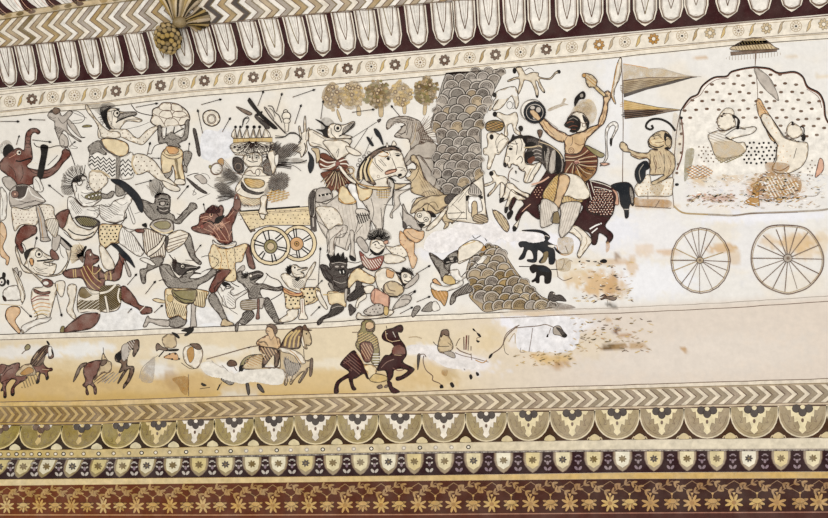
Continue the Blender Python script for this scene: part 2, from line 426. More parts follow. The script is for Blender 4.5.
# --- zigzag border above the petals
ztop = lambda x: interp([(0,18.8),(80,6),(123,0),(420,-34),(828,-80)], x)
P = Part(COVE, 2e-4); strip(P, ztop, lambda x: ptop(x) - .3, 'cr')
def zig(x, i, wd, key):
    y0, y3 = ztop(x), ptop(x); hh = y3 - y0
    lv = [(.0, 13), (.45, 0), (.78, 13), (1.0, 5)]
    L = [(x + dx, y0 + hh * v + (dx * -.09)) for v, dx in lv]
    P.up(); A = []
    for a, b in L: A += [(a, b), (a + wd, b - .08 * wd)]
    P.tri(A, [t for k in range(3) for t in ((2 * k, 2 * k + 1, 2 * k + 2), (2 * k + 1, 2 * k + 3, 2 * k + 2))], key)
x = -60.0; i = 0
while x < 480:
    pd = 12.0 + 2.5 * sst(60, 300, x)
    zig(x + pd * .5, i, pd * .40, ['st', 'ta', 'gd', 'ta'][i % 4] if x < 60 else ('dg' if 192 < x < 228 and i % 2 else ['ta', 'ch', 'st', 'ta', 'ch'][i % 5]))
    zig(x + pd * .03, i, pd * .40, 'cr' if x < 50 or i % 2 else 'w'); zig(x + pd * .42, i, pd * .09, 'kb'); zig(x + pd * .90, i, pd * .08, 'gd')
    x += pd; i += 1
rule(P, lambda x: ptop(x) - .7, 'kb', .9); rule(P, lambda x: ztop(x) + 1.2, 'gd', 1.0)
border('zigzag_border', P, 'tan and white zigzag border at the top edge, above the maroon petal border')
# olive strip and outer row of petals in the top left corner
P = Part(COVE, 4e-4); strip(P, lambda x: ztop(x) - 4.5, lambda x: ztop(x) + .6, 'tn', -60, 200)
for k in range(24):
    xx = -40 + k * 12; P.fill(ell(xx, ztop(xx) - 2, 4, 2, -.2, 10), ['st', 'gd', 'kb', 'tn'][k % 4])
rule(P, lambda x: ztop(x) - 4.5, 'gd', .6, -60, 200)
border('mottled_strip', P, 'narrow mottled olive strip in the top left corner, over the zigzag border')
P = Part(COVE, 2e-4); strip(P, lambda x: ztop(x) - 60, lambda x: ztop(x) - 4.5, 'w', -60, 200)
oute = border('outer_petal_border', P, 'striped white and maroon petals cut off by the top left corner of the picture')
for k in range(9):
    xx = -38 + 24.5 * k; yb = ztop(xx) - 5
    P = Part(COVE, 5e-4)
    P.fill(catmull([(xx - 10, yb + 3), (xx - 3, yb + 1.5), (xx + 2, yb), (xx - 6, yb - 6), (xx - 12, yb - 15), (xx - 16, yb - 40), (xx - 20, yb - 40), (xx - 17, yb - 10)], True), 'mr')
    for d, kk in ((5, 'kb'), (9, 'lg'), (13, 'pk'), (17, 'kb'), (20, 'pk')): P.line(catmull([(xx + d + 1, yb - .08 * d), (xx + d - 6, yb - 7), (xx + d - 12, yb - 18), (xx + d - 15, yb - 40)], False), kk, .5)
    P.build('petal', oute)

# --- floret strip
FX = [10,32,52.7,74.5,95.3,116,140.5,160.6,184,204.5,229.6,253.4,276.5,299.8,323,347.5,371.3,395,420.3,444.6,469.7,495.5,520.6,546.2,572,599,624.8,653.6,682,710,738.4,766.5,796,823.7]
FY = [(10,101.6),(52.7,97),(95.3,94),(140.5,87.8),(204.5,80.8),(253.4,77.3),(299.8,72.8),(347.5,68.5),(395,64.7),(444.6,60.2),(495.5,54.7),(546.2,49.4),(599,44.7),(653.6,38.9),(710,33),(766.5,28.3),(823.7,24.3)]
fy = lambda x: interp(FY, x)
P = Part(WALL, 2e-4); strip(P, lambda x: ytop(x) + .5, lambda x: fy(x) + 15.5, 'cr')
rule(P, lambda x: ytop(x) + .8, 'kb', .7); rule(P, lambda x: ytop(x) + 3.2, 'ta', .6); rule(P, lambda x: fy(x) - 8.2, 'kb', .55); rule(P, lambda x: fy(x) + 8.4, 'kb', .6); rule(P, lambda x: fy(x) + 9.8, 'ta', .8); rule(P, lambda x: fy(x) + 14.5, 'k', .7)
fl = border('floret_border', P, 'cream strip of small round florets running under the maroon petal border')
FXE = extend(FX, -40, 870)
def rosette(P, x, y, r, n, key, ck, rr=.42):
    for k in range(n):
        a = 2 * math.pi * k / n + .2
        P.fill(ell(x + r * .62 * math.cos(a), y + r * .62 * math.sin(a), r * .40, r * .27, a, 9), key, .25)
    P.fill(ell(x, y, r * .36, r * .36, 0, 10), ck, .3)
for i, x in enumerate(FXE):
    y = fy(x); P = Part(WALL, 8e-4)
    if i % 2 == 0 and not 4 < i < 7:
        rosette(P, x, y, 5.6, 8, ('oc' if x > 560 or 60 < x < 90 else 'kb') if x < 700 else 'tn', 'cr')
    else:
        P.line(ell(x, y, 5.6, 5.4), 'ta', .6, True)
        for k in range(10):
            a = 2 * math.pi * k / 10; P.fill(ell(x + 3.4 * math.cos(a), y + 3.4 * math.sin(a), 1.3, .6, a, 7), 'ta' if i % 4 else 'ch')
        P.fill(ell(x, y, 1.1, 1.1, 0, 8), 'b' if i % 3 else 'kb')
    P.build('floret', fl)
    if i + 1 < len(FXE):
        xm = (x + FXE[i + 1]) / 2; ym = fy(xm); P = Part(WALL, 8e-4)
        P.fill(catmull([(xm + 3.2, ym - 6.5), (xm + 1, ym - 3), (xm + .6, ym + 2), (xm - 3.4, ym + 6.5), (xm - 2.2, ym + 1), (xm - .6, ym - 3.5)], True), random.choice(['gl', 'ta', 'st', 'tn']), .25)
        P.build('leaf', fl)

# --- main panel foot lines and lower panel line
pf = lambda x: interp([(0,334.5),(110,331),(220,326.5),(330,322),(420,315.5),(510,312),(620,307.5),(720,303),(828,296)], x)
P = Part(WALL, 2e-4); strip(P, pf, lambda x: pf(x) + 5.4, 'cr', -60, 500); rule(P, pf, 'k', .8, -60, 508); rule(P, pf, 'ch', .6, 500, 890); rule(P, lambda x: pf(x) + 5.4, 'kb', .7)
border('double_line', P, 'thin double line under the battle scene, above the row of horses')
lf = lambda x: interp([(0,402),(100,400.5),(207,397),(330,394),(420,391.5),(520,388),(621,385),(828,378.5)], x)
# --- arrow chevron border
ct = lambda x: interp([(0,406.5),(100,406),(207,402),(310,398),(414,395.5),(621,389),(828,383)], x)
cb = lambda x: interp([(0,422.5),(100,421.5),(207,416.5),(310,412.5),(414,411),(621,406.3),(828,402)], x)
P = Part(WALL, 2e-4); strip(P, lf, lambda x: cb(x) + 2.8, 'b3924f>c9b59a'); strip(P, lambda x: lf(x) + .4, lambda x: ct(x) - .6, 'cfae6c>ddd0bd')
rule(P, lf, 'kb', .8); rule(P, ct, 'gd', .7); rule(P, cb, 'kb', .8); rule(P, lambda x: cb(x) + 2.6, 'kb', .6)
x = -60.0; i = 0
while x < 880:
    pd = interp([(0,7.4),(80,8.5),(150,11.5),(260,13.7),(420,12.2),(620,12.2),(828,13)], x)
    y0, y1 = ct(x) + .8, cb(x) - .6; d = pd * .78
    for off, wd, kk in ((0, .46, '7f6231>96866f' if i % 4 else '866a3c>a08f7c'), (.5, .40, 'bb9b5a>ddcfb8'), (.93, .10, 'kb')):
        xx = x + off * pd; ym = (y0 + y1) / 2; P.up()
        A = [(xx, y0), (xx + wd * pd, y0), (xx + d, ym), (xx + d + wd * pd, ym), (xx, y1), (xx + wd * pd, y1)]
        P.tri(A, [(0, 1, 2), (1, 3, 2), (2, 3, 4), (3, 5, 4)], kk)
    x += pd; i += 1
border('chevron_border', P, 'narrow border of sideways chevrons directly under the row of horses')

# --- scallop border
SC = [18.6,60,100,138.7,175.8,214,254,294,337,378.5,422,465.5,507,549.8,594.7,639.6,683.9,730.2,778.2,826.8]
st_ = lambda x: cb(x) + 2.8
sb = lambda x: interp([(0,450.5),(100,449.5),(207,447),(414,443.5),(621,440),(828,438)], x)
P = Part(WALL, 2e-4); strip(P, st_, lambda x: sb(x) - .3, '2c1d10>432a18')
sco = border('scallop_border', P, 'border of olive scallops with dark flowers, below the chevron border')
SCE = extend(SC, -60, 900)
for i in range(len(SCE) - 1):
    a, b = SCE[i], SCE[i + 1]; xc = (a + b) / 2; w = (b - a) / 2; y0 = st_(xc); hh = sb(xc) - y0 - 1.2
    lean = interp([(0,6),(120,5),(260,0),(828,0)], xc); lo = mixc
    def q(u, v): return (xc + u * w - lean * v + (lean * .5), y0 + hh * v)
    arc = [q(-1, .02)] + [q(-math.cos(t * math.pi / 14) * 1.0, .02 + .98 * math.sin(t * math.pi / 14) ** .8) for t in range(1, 14)] + [q(1, .02)]
    P = Part(WALL, 8e-4); left = xc < 130
    P.fill(arc, ['8b7633>a08e72', '92803d>a3916f', '8d7a3c>9c8a6c'][i % 3])
    P.line(arc, 'd9c48c>dccdb0', 1.3); P.line([q(u, v) for u, v in [(-math.cos(t * math.pi / 14) * .88, .88 * math.sin(t * math.pi / 14) ** .8) for t in range(1, 14)]], 'kb', .35)
    # white lobed flower hanging from the top edge
    wk = ('cr' if 180 < xc < 520 else 'd6be84>e3d4ac')
    lobes = [q(-.72, .02), q(-.62, .16), q(-.5, .14), q(-.48, .36), q(-.36, .34), q(-.34, .54), q(-.2, .5), q(-.12, .68), q(-.17, .78), q(0, .9), q(.17, .78), q(.12, .68), q(.2, .5), q(.34, .54), q(.36, .34), q(.48, .36), q(.5, .14), q(.62, .16), q(.72, .02)]
    if left: lobes = [q(-.5, .02), q(-.42, .2), q(-.2, .22), q(-.06, .5), q(-.16, .72), q(0, .86), q(.14, .7), q(.06, .45), q(.2, .2), q(.42, .18), q(.5, .02)]
    P.fill(lobes, 'c9ae6c>e3d4ac' if left else wk, .3, 'kb')
    for u in (-.62, .62):
        P.line(catmull([q(u, .3), q(u * .85, .42), q(u * .95, .52), q(u * .75, .5)], False), 'kb', .4); P.line(catmull([q(u * .6, .6), q(u * .45, .72), q(u * .62, .74)], False), 'kb', .35)
    if left: P.fill([q(-.45, .0), q(.5, .0), q(.4, .2), q(.1, .14), q(-.3, .2)], 'w')
    for u, v, rx, ry in ((-.26, .10, .17, .13), (.26, .10, .17, .13), (0, .2, .17, .15)):
        X, Y = q(u, v); P.fill(ell(X, Y, rx * w, ry * hh, 0, 12), 'dg' if xc > 60 else 'kb', .3)
    X, Y = q(0, .05); P.fill(ell(X, Y, .1 * w, .07 * hh, 0, 8), wk)
    X, Y = q(0, .47); P.fill(ell(X, Y, .06 * w, .07 * hh, 0, 8), 'kb')
    P.build('scallop', sco)
    P = Part(WALL, 8e-4); yb = sb(b); xo = b - lean * .6
    P.fill(catmull([(xo - 5, yb - .4), (xo - 5, yb - 3.5), (xo - 2.5, yb - 5.6), (xo, yb - 6.6), (xo + 2.5, yb - 5.6), (xo + 5, yb - 3.5), (xo + 5, yb - .4)], True), 'd9cda8>cdb98c', .3)
    if b > 560: P.line([(xo - 7.5, yb - .8), (xo - 6, yb - 3), (xo - 4, yb - 3)], 'tn', 1.2); P.line([(xo + 7.5, yb - .8), (xo + 6, yb - 3), (xo + 4, yb - 3)], 'tn', 1.2)
    P.build('bud', sco)

# --- plain cream moulding with rings
s2 = lambda x: interp([(0,459.5),(100,459.3),(207,457.5),(414,453.5),(621,451.2),(828,450.5)], x)
def moulding(name, f0, f1, key, proud, label):
    P = Part(WALL, 0); n = 60
    X = [-100 + 1030 * i / n for i in range(n + 1)]; A = []
    for x in X:
        a, b = f0(x), f1(x); A.append([(a, 0), (a, proud * .7), (a + .35, proud), (b - .35, proud), (b, proud * .7), (b, 0)])
    V = []; F = []
    for x, r in zip(X, A):
        for y, h in r: V.append(WALL.at(x, y, h))
    for i in range(n):
        for k in range(5):
            a = i * 6 + k; F.append((a, a + 1, a + 7, a + 6))
    P.v = V; P.f = F; P.m = [P.mi(key)] * len(F)
    o = P.build(name); tag(o, label, 'moulding'); return o
mo = moulding('ring_moulding', sb, lambda x: s2(x) - 2.1, 'c2a969>d8ccb4', .004, 'pale plaster moulding with a row of tiny rings on its left half, under the scallops')
RX = [-14,1,9,17,24,32,40,48,56,64,72,84,99,114,129.4,142,156,170,186.5,201,217,231,246.5,261,277,291,307,323,339,354,371.5,388,404]
RX += [420, 435.8, 451.6, 468.5]
for i, x in enumerate(RX):
    P = Part(WALL, .0042); y = (sb(x) + s2(x) - 1.8) / 2
    P.fill(ell(x, y, 2.3, 2.1, 0, 12), 'b' if i % 3 == 0 else ('gd' if x < 220 else 'ch')); P.fill(ell(x, y, 1.3, 1.2, 0, 10), 'cr')
    P.build('ring', mo)

# --- shield border
SH = [-25,0,24,47,73,98.6,123,147,173,199,225.6,252,278.5,305.7,333,360.6,388.6,414.3,444.6,473.5,503.5,532.7,562.7,593.6,622.5,653.9,687,716.8,748.8,781,813]
s3 = lambda x: interp([(0,479.3),(207,477.5),(414,475.5),(621,472.5),(828,471.5)], x)
s4 = lambda x: interp([(0,485.8),(207,483.5),(414,481),(621,479),(828,478.3)], x)
P = Part(WALL, 2e-4); strip(P, lambda x: s2(x) - 1.8, s3, '2f1a19>2e1619'); strip(P, lambda x: s2(x) - 1.8, s2, '5a544c>9b8f84')
for k in range(230): 
    xx = -40 + k * 4; P.fill(ell(xx, s2(xx) - .8, .9, .5, 0, 6), 'lg' if k % 2 else 'dg')
shb = border('shield_border', P, 'maroon border of cream shield-shaped petals each holding a small dark flower')
SHE = extend(SH, -60, 890)
for i, x in enumerate(SHE):
    y0, y1 = s2(x) + .4, s3(x); hh = y1 - y0 - .8; w = 8.3 if x > 150 else 7.6; ln = interp([(0,9),(110,6),(200,0),(828,0)], x)
    def q(u, v): return (x + u * w - ln * (v - .3), y0 + hh * v)
    def sh(k, b): return [q(-k, 0), q(-k, .35), q(-k * .82, .62), q(-k * .4, .88 * b), q(0, b), q(k * .4, .88 * b), q(k * .82, .62), q(k, .35), q(k, 0)]
    P = Part(WALL, 8e-4); P.fill(sh(1.18, 1.0), 'kb'); P.fill(sh(1.06, .97), '8c7a4c>a08e78'); P.fill(sh(.84, .80), ['d3c596>e0d3ae', 'd9d0b4>d9c899', 'dcd2b0>e6dec8', 'c6b478>d8c594'][i % 4])
    X, Y = q(0, .36)
    for k in range(7):
        a = 2 * math.pi * k / 7; P.fill(ell(X + 2.3 * math.cos(a), Y + 2.0 * math.sin(a), 1.9, 1.0, a, 8), 'gd' if i % 3 else 'dg')
    P.fill(ell(X, Y, 1.2, 1.1, 0, 8), 'gd'); P.build('shield_petal', shb)
    if i + 1 < len(SHE):
        xm = (x + SHE[i + 1]) / 2 - ln * .15; P = Part(WALL, 8e-4); kk = 'vi' if x > 430 else 'lg'
        for k, (dx, v, rx, ry, a) in enumerate([(-2, .78, 2.6, 1.5, .9), (2, .78, 2.6, 1.5, -.9), (0, .5, 1.5, 2.2, 0), (-2.4, .42, 1.5, 1.0, .6), (2.4, .42, 1.5, 1.0, -.6), (0, .16, 2.4, 1.0, 0), (-2.4, .22, 1.2, .7, 0), (2.4, .22, 1.2, .7, 0)]):
            P.fill(ell(xm + dx, y0 + hh * v, rx, ry, a, 9), kk if k != 2 else 'vi', .25)
        P.build('flower_spray', shb)
moulding('plain_moulding', lambda x: s3(x) + .3, lambda x: s4(x) - .3, 'd8c494>c7a566', .004, 'plain yellow cream moulding between the shield border and the brown floral border')

# --- brown floral border along the foot
FB = [7,23.4,39.4,55.2,71.5,87.2,103.5,120,136.7,153,170,187,203,220,238.5,255.6,272.7,291.3,309,327,345,362.8,381,399,418.3,435.4,453.5,473.2,491.8,511.2,530.6,550.4,569.8,589,610,629.6,650.4,671.9,692,712.5,734,757,777,800,819]
s5 = lambda x: interp([(0,514.3),(207,514.5),(414,514),(621,512.5),(828,511.5)], x)
BRN = 'br'
P = Part(WALL, 2e-4)
strip(P, s4, lambda x: s5(x), '6a3418>3d211b'); strip(P, s5, lambda x: s5(x) + 1.1, 'b98a58>9a6a58'); strip(P, lambda x: s5(x) + 1.1, lambda x: 600, '70391d>4a2a24')
fb = border('floral_border', P, 'dark brown border of golden flowers and leaf zigzag along the foot of the wall')
FBE = extend(FB, -50, 880)
for i, x in enumerate(FBE):
    y0, y1 = s4(x), s5(x); hh = y1 - y0; y = y0 + hh * .72; r = interp([(0, 7.6), (828, 9.6)], x)
    g = ['c39a55>b9925a', 'b98f4c>c4a263', 'c9a868>b08850'][(i * 7 // 2) % 3]; g2 = 'a87d3c>a27a48'
    P = Part(WALL, 8e-4)
    if i % 2 == 0:
        for k in range(8):
            a = math.radians(22 + 45 * k) + random.uniform(-.1, .1); P.fill(ell(x + r * .56 * math.cos(a), y + r * .52 * math.sin(a), r * .46, r * .15, a, 9), g)
        P.fill(ell(x, y, r * .26, r * .24, 0, 8), g2)
    else:
        for k in range(7):
            a = math.radians(-15 + 35 * k); P.fill(ell(x + r * .48 * math.cos(a), y - r * .12 + r * .52 * math.sin(a), r * .44, r * .17, a, 9), g if k % 2 else g2, .25)
        P.fill(ell(x, y - r * .2, r * .55, r * .28, 0, 10), g, .25)
    P.line([(x, y - r * .5), (x, y - r * 1.0)], g2, .9); P.fill(ell(x, y - r * 1.0, 1.3, 1.2, 0, 7), g); P.build('golden_flower', fb)
    if i + 1 < len(FBE):
        xb = FBE[i + 1]; P = Part(WALL, 8e-4); up, dn = y0 + hh * .06, y0 + hh * .44; kk = ['b08a4e>94704a', 'a07a3e>a07c50'][i % 2]
        for p, q_ in (((x, dn), (xb, up)), ((x, up), (xb, dn))):
            dx, dy = q_[0] - p[0], q_[1] - p[1]; a = math.atan2(dy, dx)
            P.line([p, q_], 'a07a3e>8a6848', .7)
            for t in (.1, .42, .74) if (i % 2 == 0) == (p[1] > q_[1]) else (.25,):
                for s_ in (-1, 1):
                    b_ = a + s_ * .65; bx, by = p[0] + dx * t, p[1] + dy * t
                    P.fill(ell(bx + 2.8 * math.cos(b_), by + 2.8 * math.sin(b_), 3.1, 1.15, b_, 8), kk)
        P.build('leaf_spray', fb)
# ------------------------------------------------------------------ painted figures, left part of the battle
run('''
@ elephant_headed_demon|brown elephant-headed demon with raised trunk and dotted trousers, at the left edge of the battle|painted figure
t 0 90
p hair
e w_lg 0 45,400,45,55
s g .4 18 50,430 25 75 170 290
s w .5 8 50,430 30 70 190 260
f b 0 22,450 25,400 60,372 92,395 95,430 72,455 45,470
p body
f br .6 0,500 40,455 90,415 130,400 165,415 172,360 180,300 210,268 250,265 278,288 262,305 240,293 218,310 212,360 222,430 222,480 190,525 205,540 270,552 340,545 395,500 425,450 430,420 455,405 485,430 480,460 440,500 385,570 310,610 230,605 225,650 130,655 100,635 60,595 0,545
e cr .5 130,432,17,18
e b 0 134,432,8,9
l b 1.4 108,488 140,492 180,480 218,468
l rd .5 60,440 110,470 95,520 130,570 180,600
l rd .5 205,330 190,380 195,430
l dk .6 205,545 230,570 290,580 350,565
l dk .5 60,520 100,560 110,610
l dk .5 150,520 160,580 140,630
l pk .5 130,425 100,450 60,470
l dk .5 400,500 430,470
l k .5 185,320 205,325
l k .5 182,345 208,350
l k .5 180,370 208,372
l k .5 178,395 210,395
l cr .8 190,525 220,500 260,510
t 0 210
f br .6 105,205 135,130 200,95 250,115 250,160 195,195 150,225 165,280 150,300 118,250
f br .6 385,40 430,5 480,0 475,70 440,130 400,100
f br .5 345,290 365,270 405,320 400,345 360,335
p garment
t 0 150
f lg .5 15,200 60,180 105,215 120,262 90,292 40,255
f lg .5 65,300 110,245 200,245 300,335 310,360 230,385 130,405 75,390
F dg .3 110,250 195,250 170,320 125,335
h k .4 .9 20 110,250 195,250 170,320 125,335
l w 1.1 75,310 130,345 175,320 195,260
l w 1.1 200,260 225,310 305,345
l k .5 75,385 150,375 230,350 300,365
l k .5 130,350 200,365 250,345
f cr .5 85,395 170,410 260,380 330,375 370,395 375,440 390,500 330,560 275,480 245,520 150,515 105,560 88,500
g br .55 4 95,405 170,420 260,390 330,385 365,400 365,440 380,490 330,540 275,470 245,505 150,505 108,540 95,500
f lg .6 250,390 275,390 310,490 330,590 350,625 285,630 280,590 265,480
l oc .6 262,395 285,500 300,620
l k .5 285,605 345,600
f lg .5 370,590 420,600 395,690 360,680
f cr .4 310,490 400,480 395,590 360,590
h k .4 1.6 75 310,490 400,480 395,590 360,590
p rosette
e br .5 105,305,26,26
e pk .3 105,305,10,10
@ leg_of_cut_off_figure|orange bare leg of a figure cut off by the left edge, under the dotted trousers|painted figure
t 0 150
f w .5 0,270 30,275 50,320 45,420 40,470 10,490 0,485
l k .4 5,300 20,360 15,450
t 0 210
f po .5 0,95 35,110 46,180 20,255 50,310 66,330 55,378 40,372 40,340 0,300
l k .4 0,160 25,190
@ black_club|black club held upright by the brown elephant-headed demon|painted weapon||1
t 0 90
f b .3 280,390 300,376 332,388 330,420 312,520 292,610 258,605 270,520 285,440
f w .4 235,605 265,600 295,660 300,690 280,705 240,690 230,645
l k .5 245,615 270,650 280,690
@ bow|thin bow held by the brown elephant-headed demon, above the white-haired boar|painted weapon||1
t 0 90
l k .8 235,365 255,390 330,400 400,385 470,400 500,470 518,520
l k .5 330,520 400,450
@ small_archer|small grey winged archer drawing a bow, top left under the floret strip|painted figure
t 0 90
p body
f lg .5 330,170 360,135 410,150 430,180 480,140 500,160 470,200 465,260 500,310 560,350 545,355 480,310 440,280 430,310 465,330 470,390 430,395 405,340 380,270 375,220 340,195
l k .5 400,190 430,230 460,210
l k .4 340,180 365,195 385,190
f lg .4 470,200 520,250 560,320 590,325 560,330 520,300 470,240
f lg .4 410,330 430,300 465,330 470,380 440,400 415,380
l k .4 425,340 445,360 440,385
l k .4 465,300 500,380 535,395 520,405 485,400
p hair
f kb .3 360,150 375,122 410,128 415,150 385,170
h k .4 1.2 60 375,250 440,270 430,300 390,300
p bow
l k .6 490,150 530,145 570,170 585,195 560,225 490,230
l k .4 490,150 600,195
l k .4 500,215 570,205
@ sheathed_dagger|small olive sheathed dagger floating beside the small winged archer|painted weapon
t 0 90
f ol .4 570,248 600,240 632,245 628,254 575,258
@ bird_beaked_demon|large long-beaked demon with spotted arms, zigzag cuirass and black bow|painted figure
t 0 90
p hair
f w_g 0 600,100 660,95 740,100 800,120 740,160 690,170 640,130
t 100 90
f b 0 0,130 30,105 80,120 135,128 120,140 60,135 50,180 75,240 100,275 60,270 25,220 5,170
f w_g 0 -15,140 20,90 70,85 110,110 60,120 10,150
p body
f cr .5 55,140 100,125 150,150 240,150 255,168 230,180 290,205 270,222 190,215 150,250 130,280 80,265 50,200
f g 0 140,160 240,152 252,166 190,190 130,215 120,195
l b 1.3 110,225 140,205 190,185 250,172
l k .6 165,215 230,200 290,210
l b .6 60,150 110,140 150,150
l k .5 100,180 130,195 165,190
l k .4 150,165 230,158
l k .6 195,290 185,310 200,335
l k .5 240,320 260,335 285,335
l b .6 40,250 80,280 140,275
s b .5 14 60,190 20 75 130 250
h k .4 1.2 40 60,180 90,250 110,270 75,250
r b .9 116,163,22,24
e b 0 120,160,9,10
l k .5 80,145 85,190 80,240
f cr .5 -5,240 40,290 75,270 140,270 190,275 235,320 270,330 320,280 380,250 400,262 360,310 300,375 255,370 200,350 130,320 60,330 -10,330
g kb .6 5 0,260 40,300 140,280 190,290 235,330 270,340 320,295 370,262 340,320 290,360 200,340 130,310 60,320 0,320
t 0 90
f cr .5 600,100 640,165 690,230 750,280 820,290 825,330 740,330 700,325 690,290 660,220 610,160 590,120
g kb .5 5 615,150 690,250 750,290 810,300 740,320 700,310
p cuirass
t 100 90
f y .7 10,340 80,335 150,350 195,380 190,440 130,460 60,420 20,380
l dg 2.4 5,345 30,400 80,440 150,465 215,430
f w .3 -75,470 -60,380 -20,360 10,390 60,430 140,465 215,430 235,470 230,600 150,615 140,560 120,615 20,600 -40,560 -80,520
f g 0 -85,400 -60,370 -25,350 0,350 15,400 50,440 30,450 -20,430 -60,450
L b 1.35 -75,470 -55,455 -35,478 -15,460 5,485 25,465 45,490 65,470 85,495 105,480
L b 1.35 -75,495 -55,480 -35,503 -15,485 5,510 25,490 45,515 65,495 85,520 105,505
L b 1.35 -75,520 -55,505 -35,528 -15,510 5,535 25,515 45,540 65,520 85,545 105,530
L b 1.35 -40,550 -35,548 -15,535 5,560 25,540 45,565 65,545 85,570 105,555
L b 1.35 15,580 25,565 45,590 65,570 85,595 105,580
L b 1.35 140,500 160,480 175,505 195,480 215,500 228,480
L b 1.35 140,530 160,510 175,535 195,510 215,530 228,510
L b 1.35 145,560 160,540 175,565 195,540 215,560 228,540
L b 1.35 150,590 160,570 175,595 195,570 215,590 228,570
f g 0 112,470 142,470 135,615 112,612
p leg
t 100 150
f cr .6 235,35 300,30 370,70 410,120 445,170 500,215 550,265 540,285 480,275 440,225 380,190 330,150 290,165 250,165 225,110
g kb .75 5.5 245,45 300,40 370,85 420,150 440,190 380,175 330,135 290,150 245,150
f cr .5 430,210 480,230 550,262 540,285 500,282 450,255
l tn 1.6 232,38 222,100 255,168
f cr .5 -65,150 0,150 45,180 55,220 20,260 -30,290 -70,250 -75,190
g kb .6 5 -60,170 0,165 35,190 30,230 -30,270 -65,240
l tn 1.5 -60,145 0,145 40,165 70,190
@ black_bow|thick black curved bow below the zigzag cuirass|painted weapon||1
t 100 150
f nv .4 75,205 140,205 205,245 265,305 298,370 295,430 270,415 235,350 180,290 120,245
f g .4 110,240 150,260 175,300 140,320 110,310
@ boulder|round cream boulder of overlapping scales lifted overhead by a grey demon|painted rock
t 100 90
f cr .9 360,180 365,135 405,115 430,90 480,88 540,100 600,145 620,195 605,225 560,245 480,250 440,260 390,250 350,220
c kb .7 410,130 425,95 480,88 495,130 470,145
c kb .7 490,130 500,95 545,100 570,140 530,150
c kb .7 410,180 430,145 480,142 498,175 490,200
c kb .7 500,180 520,148 575,150 600,175 570,190
l kb .7 365,180 395,178 420,200 450,250
l kb .7 445,235 455,205 495,190 535,215 545,240
l kb .7 545,215 565,185 600,178 620,200
l kb .7 360,160 390,175
@ boulder_lifting_demon|grey demon in a yellow garment lifting the cream boulder over its head|painted figure||1
t 100 90
p body
f g .5 400,250 425,250 430,320 445,335 470,300 510,290 540,320 570,325 585,280 590,220 615,210 605,330 570,355 545,370 555,395 480,390 455,365 410,370 400,310
f w 0 430,262 500,245 560,250 580,300 540,320 500,290 460,310 440,325
l b 1 460,260 455,320
l b 1.2 515,255 510,300 540,285 580,265
l k .5 470,330 500,345 530,335
f g .5 575,430 610,420 635,440 625,480 605,520 590,560 580,500 575,470
f g .5 445,545 490,540 500,570 470,610 445,590
f g .4 575,520 600,530 600,570 580,560
p garment
f y .6 425,440 470,395 520,390 560,410 575,440 570,520 590,640 560,655 525,640 515,560 500,520 490,560 440,575 425,530
l kb .9 440,410 450,440 500,455 550,440
l kb .9 430,440 470,470 530,475 575,450
f ora .3 455,395 500,390 545,410 530,440 480,440
f gd 0 515,480 535,480 545,560 565,630 545,625 530,560
l k .5 525,620 590,618
f cr .5 525,615 580,620 585,650 520,650
l tn .7 470,400 450,430 460,445
@ curling_tail|thin curling tail left of the boulder-lifting demon|painted figure part
t 100 90
l k .8 415,372 380,385 360,420 355,440 330,440 325,450
l k .4 345,220 270,250 180,270
l k .9 215,100 250,145 300,165 370,178
@ round_shield|small round shield drawn as two rings, floating beside the black baton|painted shield
t 100 90
f cr .9 710,190 720,155 765,138 810,155 828,200 810,235 770,250 725,230
r kb 1.0 770,200,30,32
r k .5 770,200,22,24
@ black_baton|short thick black baton floating left of the pale repair patch|painted weapon
t 100 90
f dg .3 640,275 660,270 680,350 695,445 675,450 655,350
''')
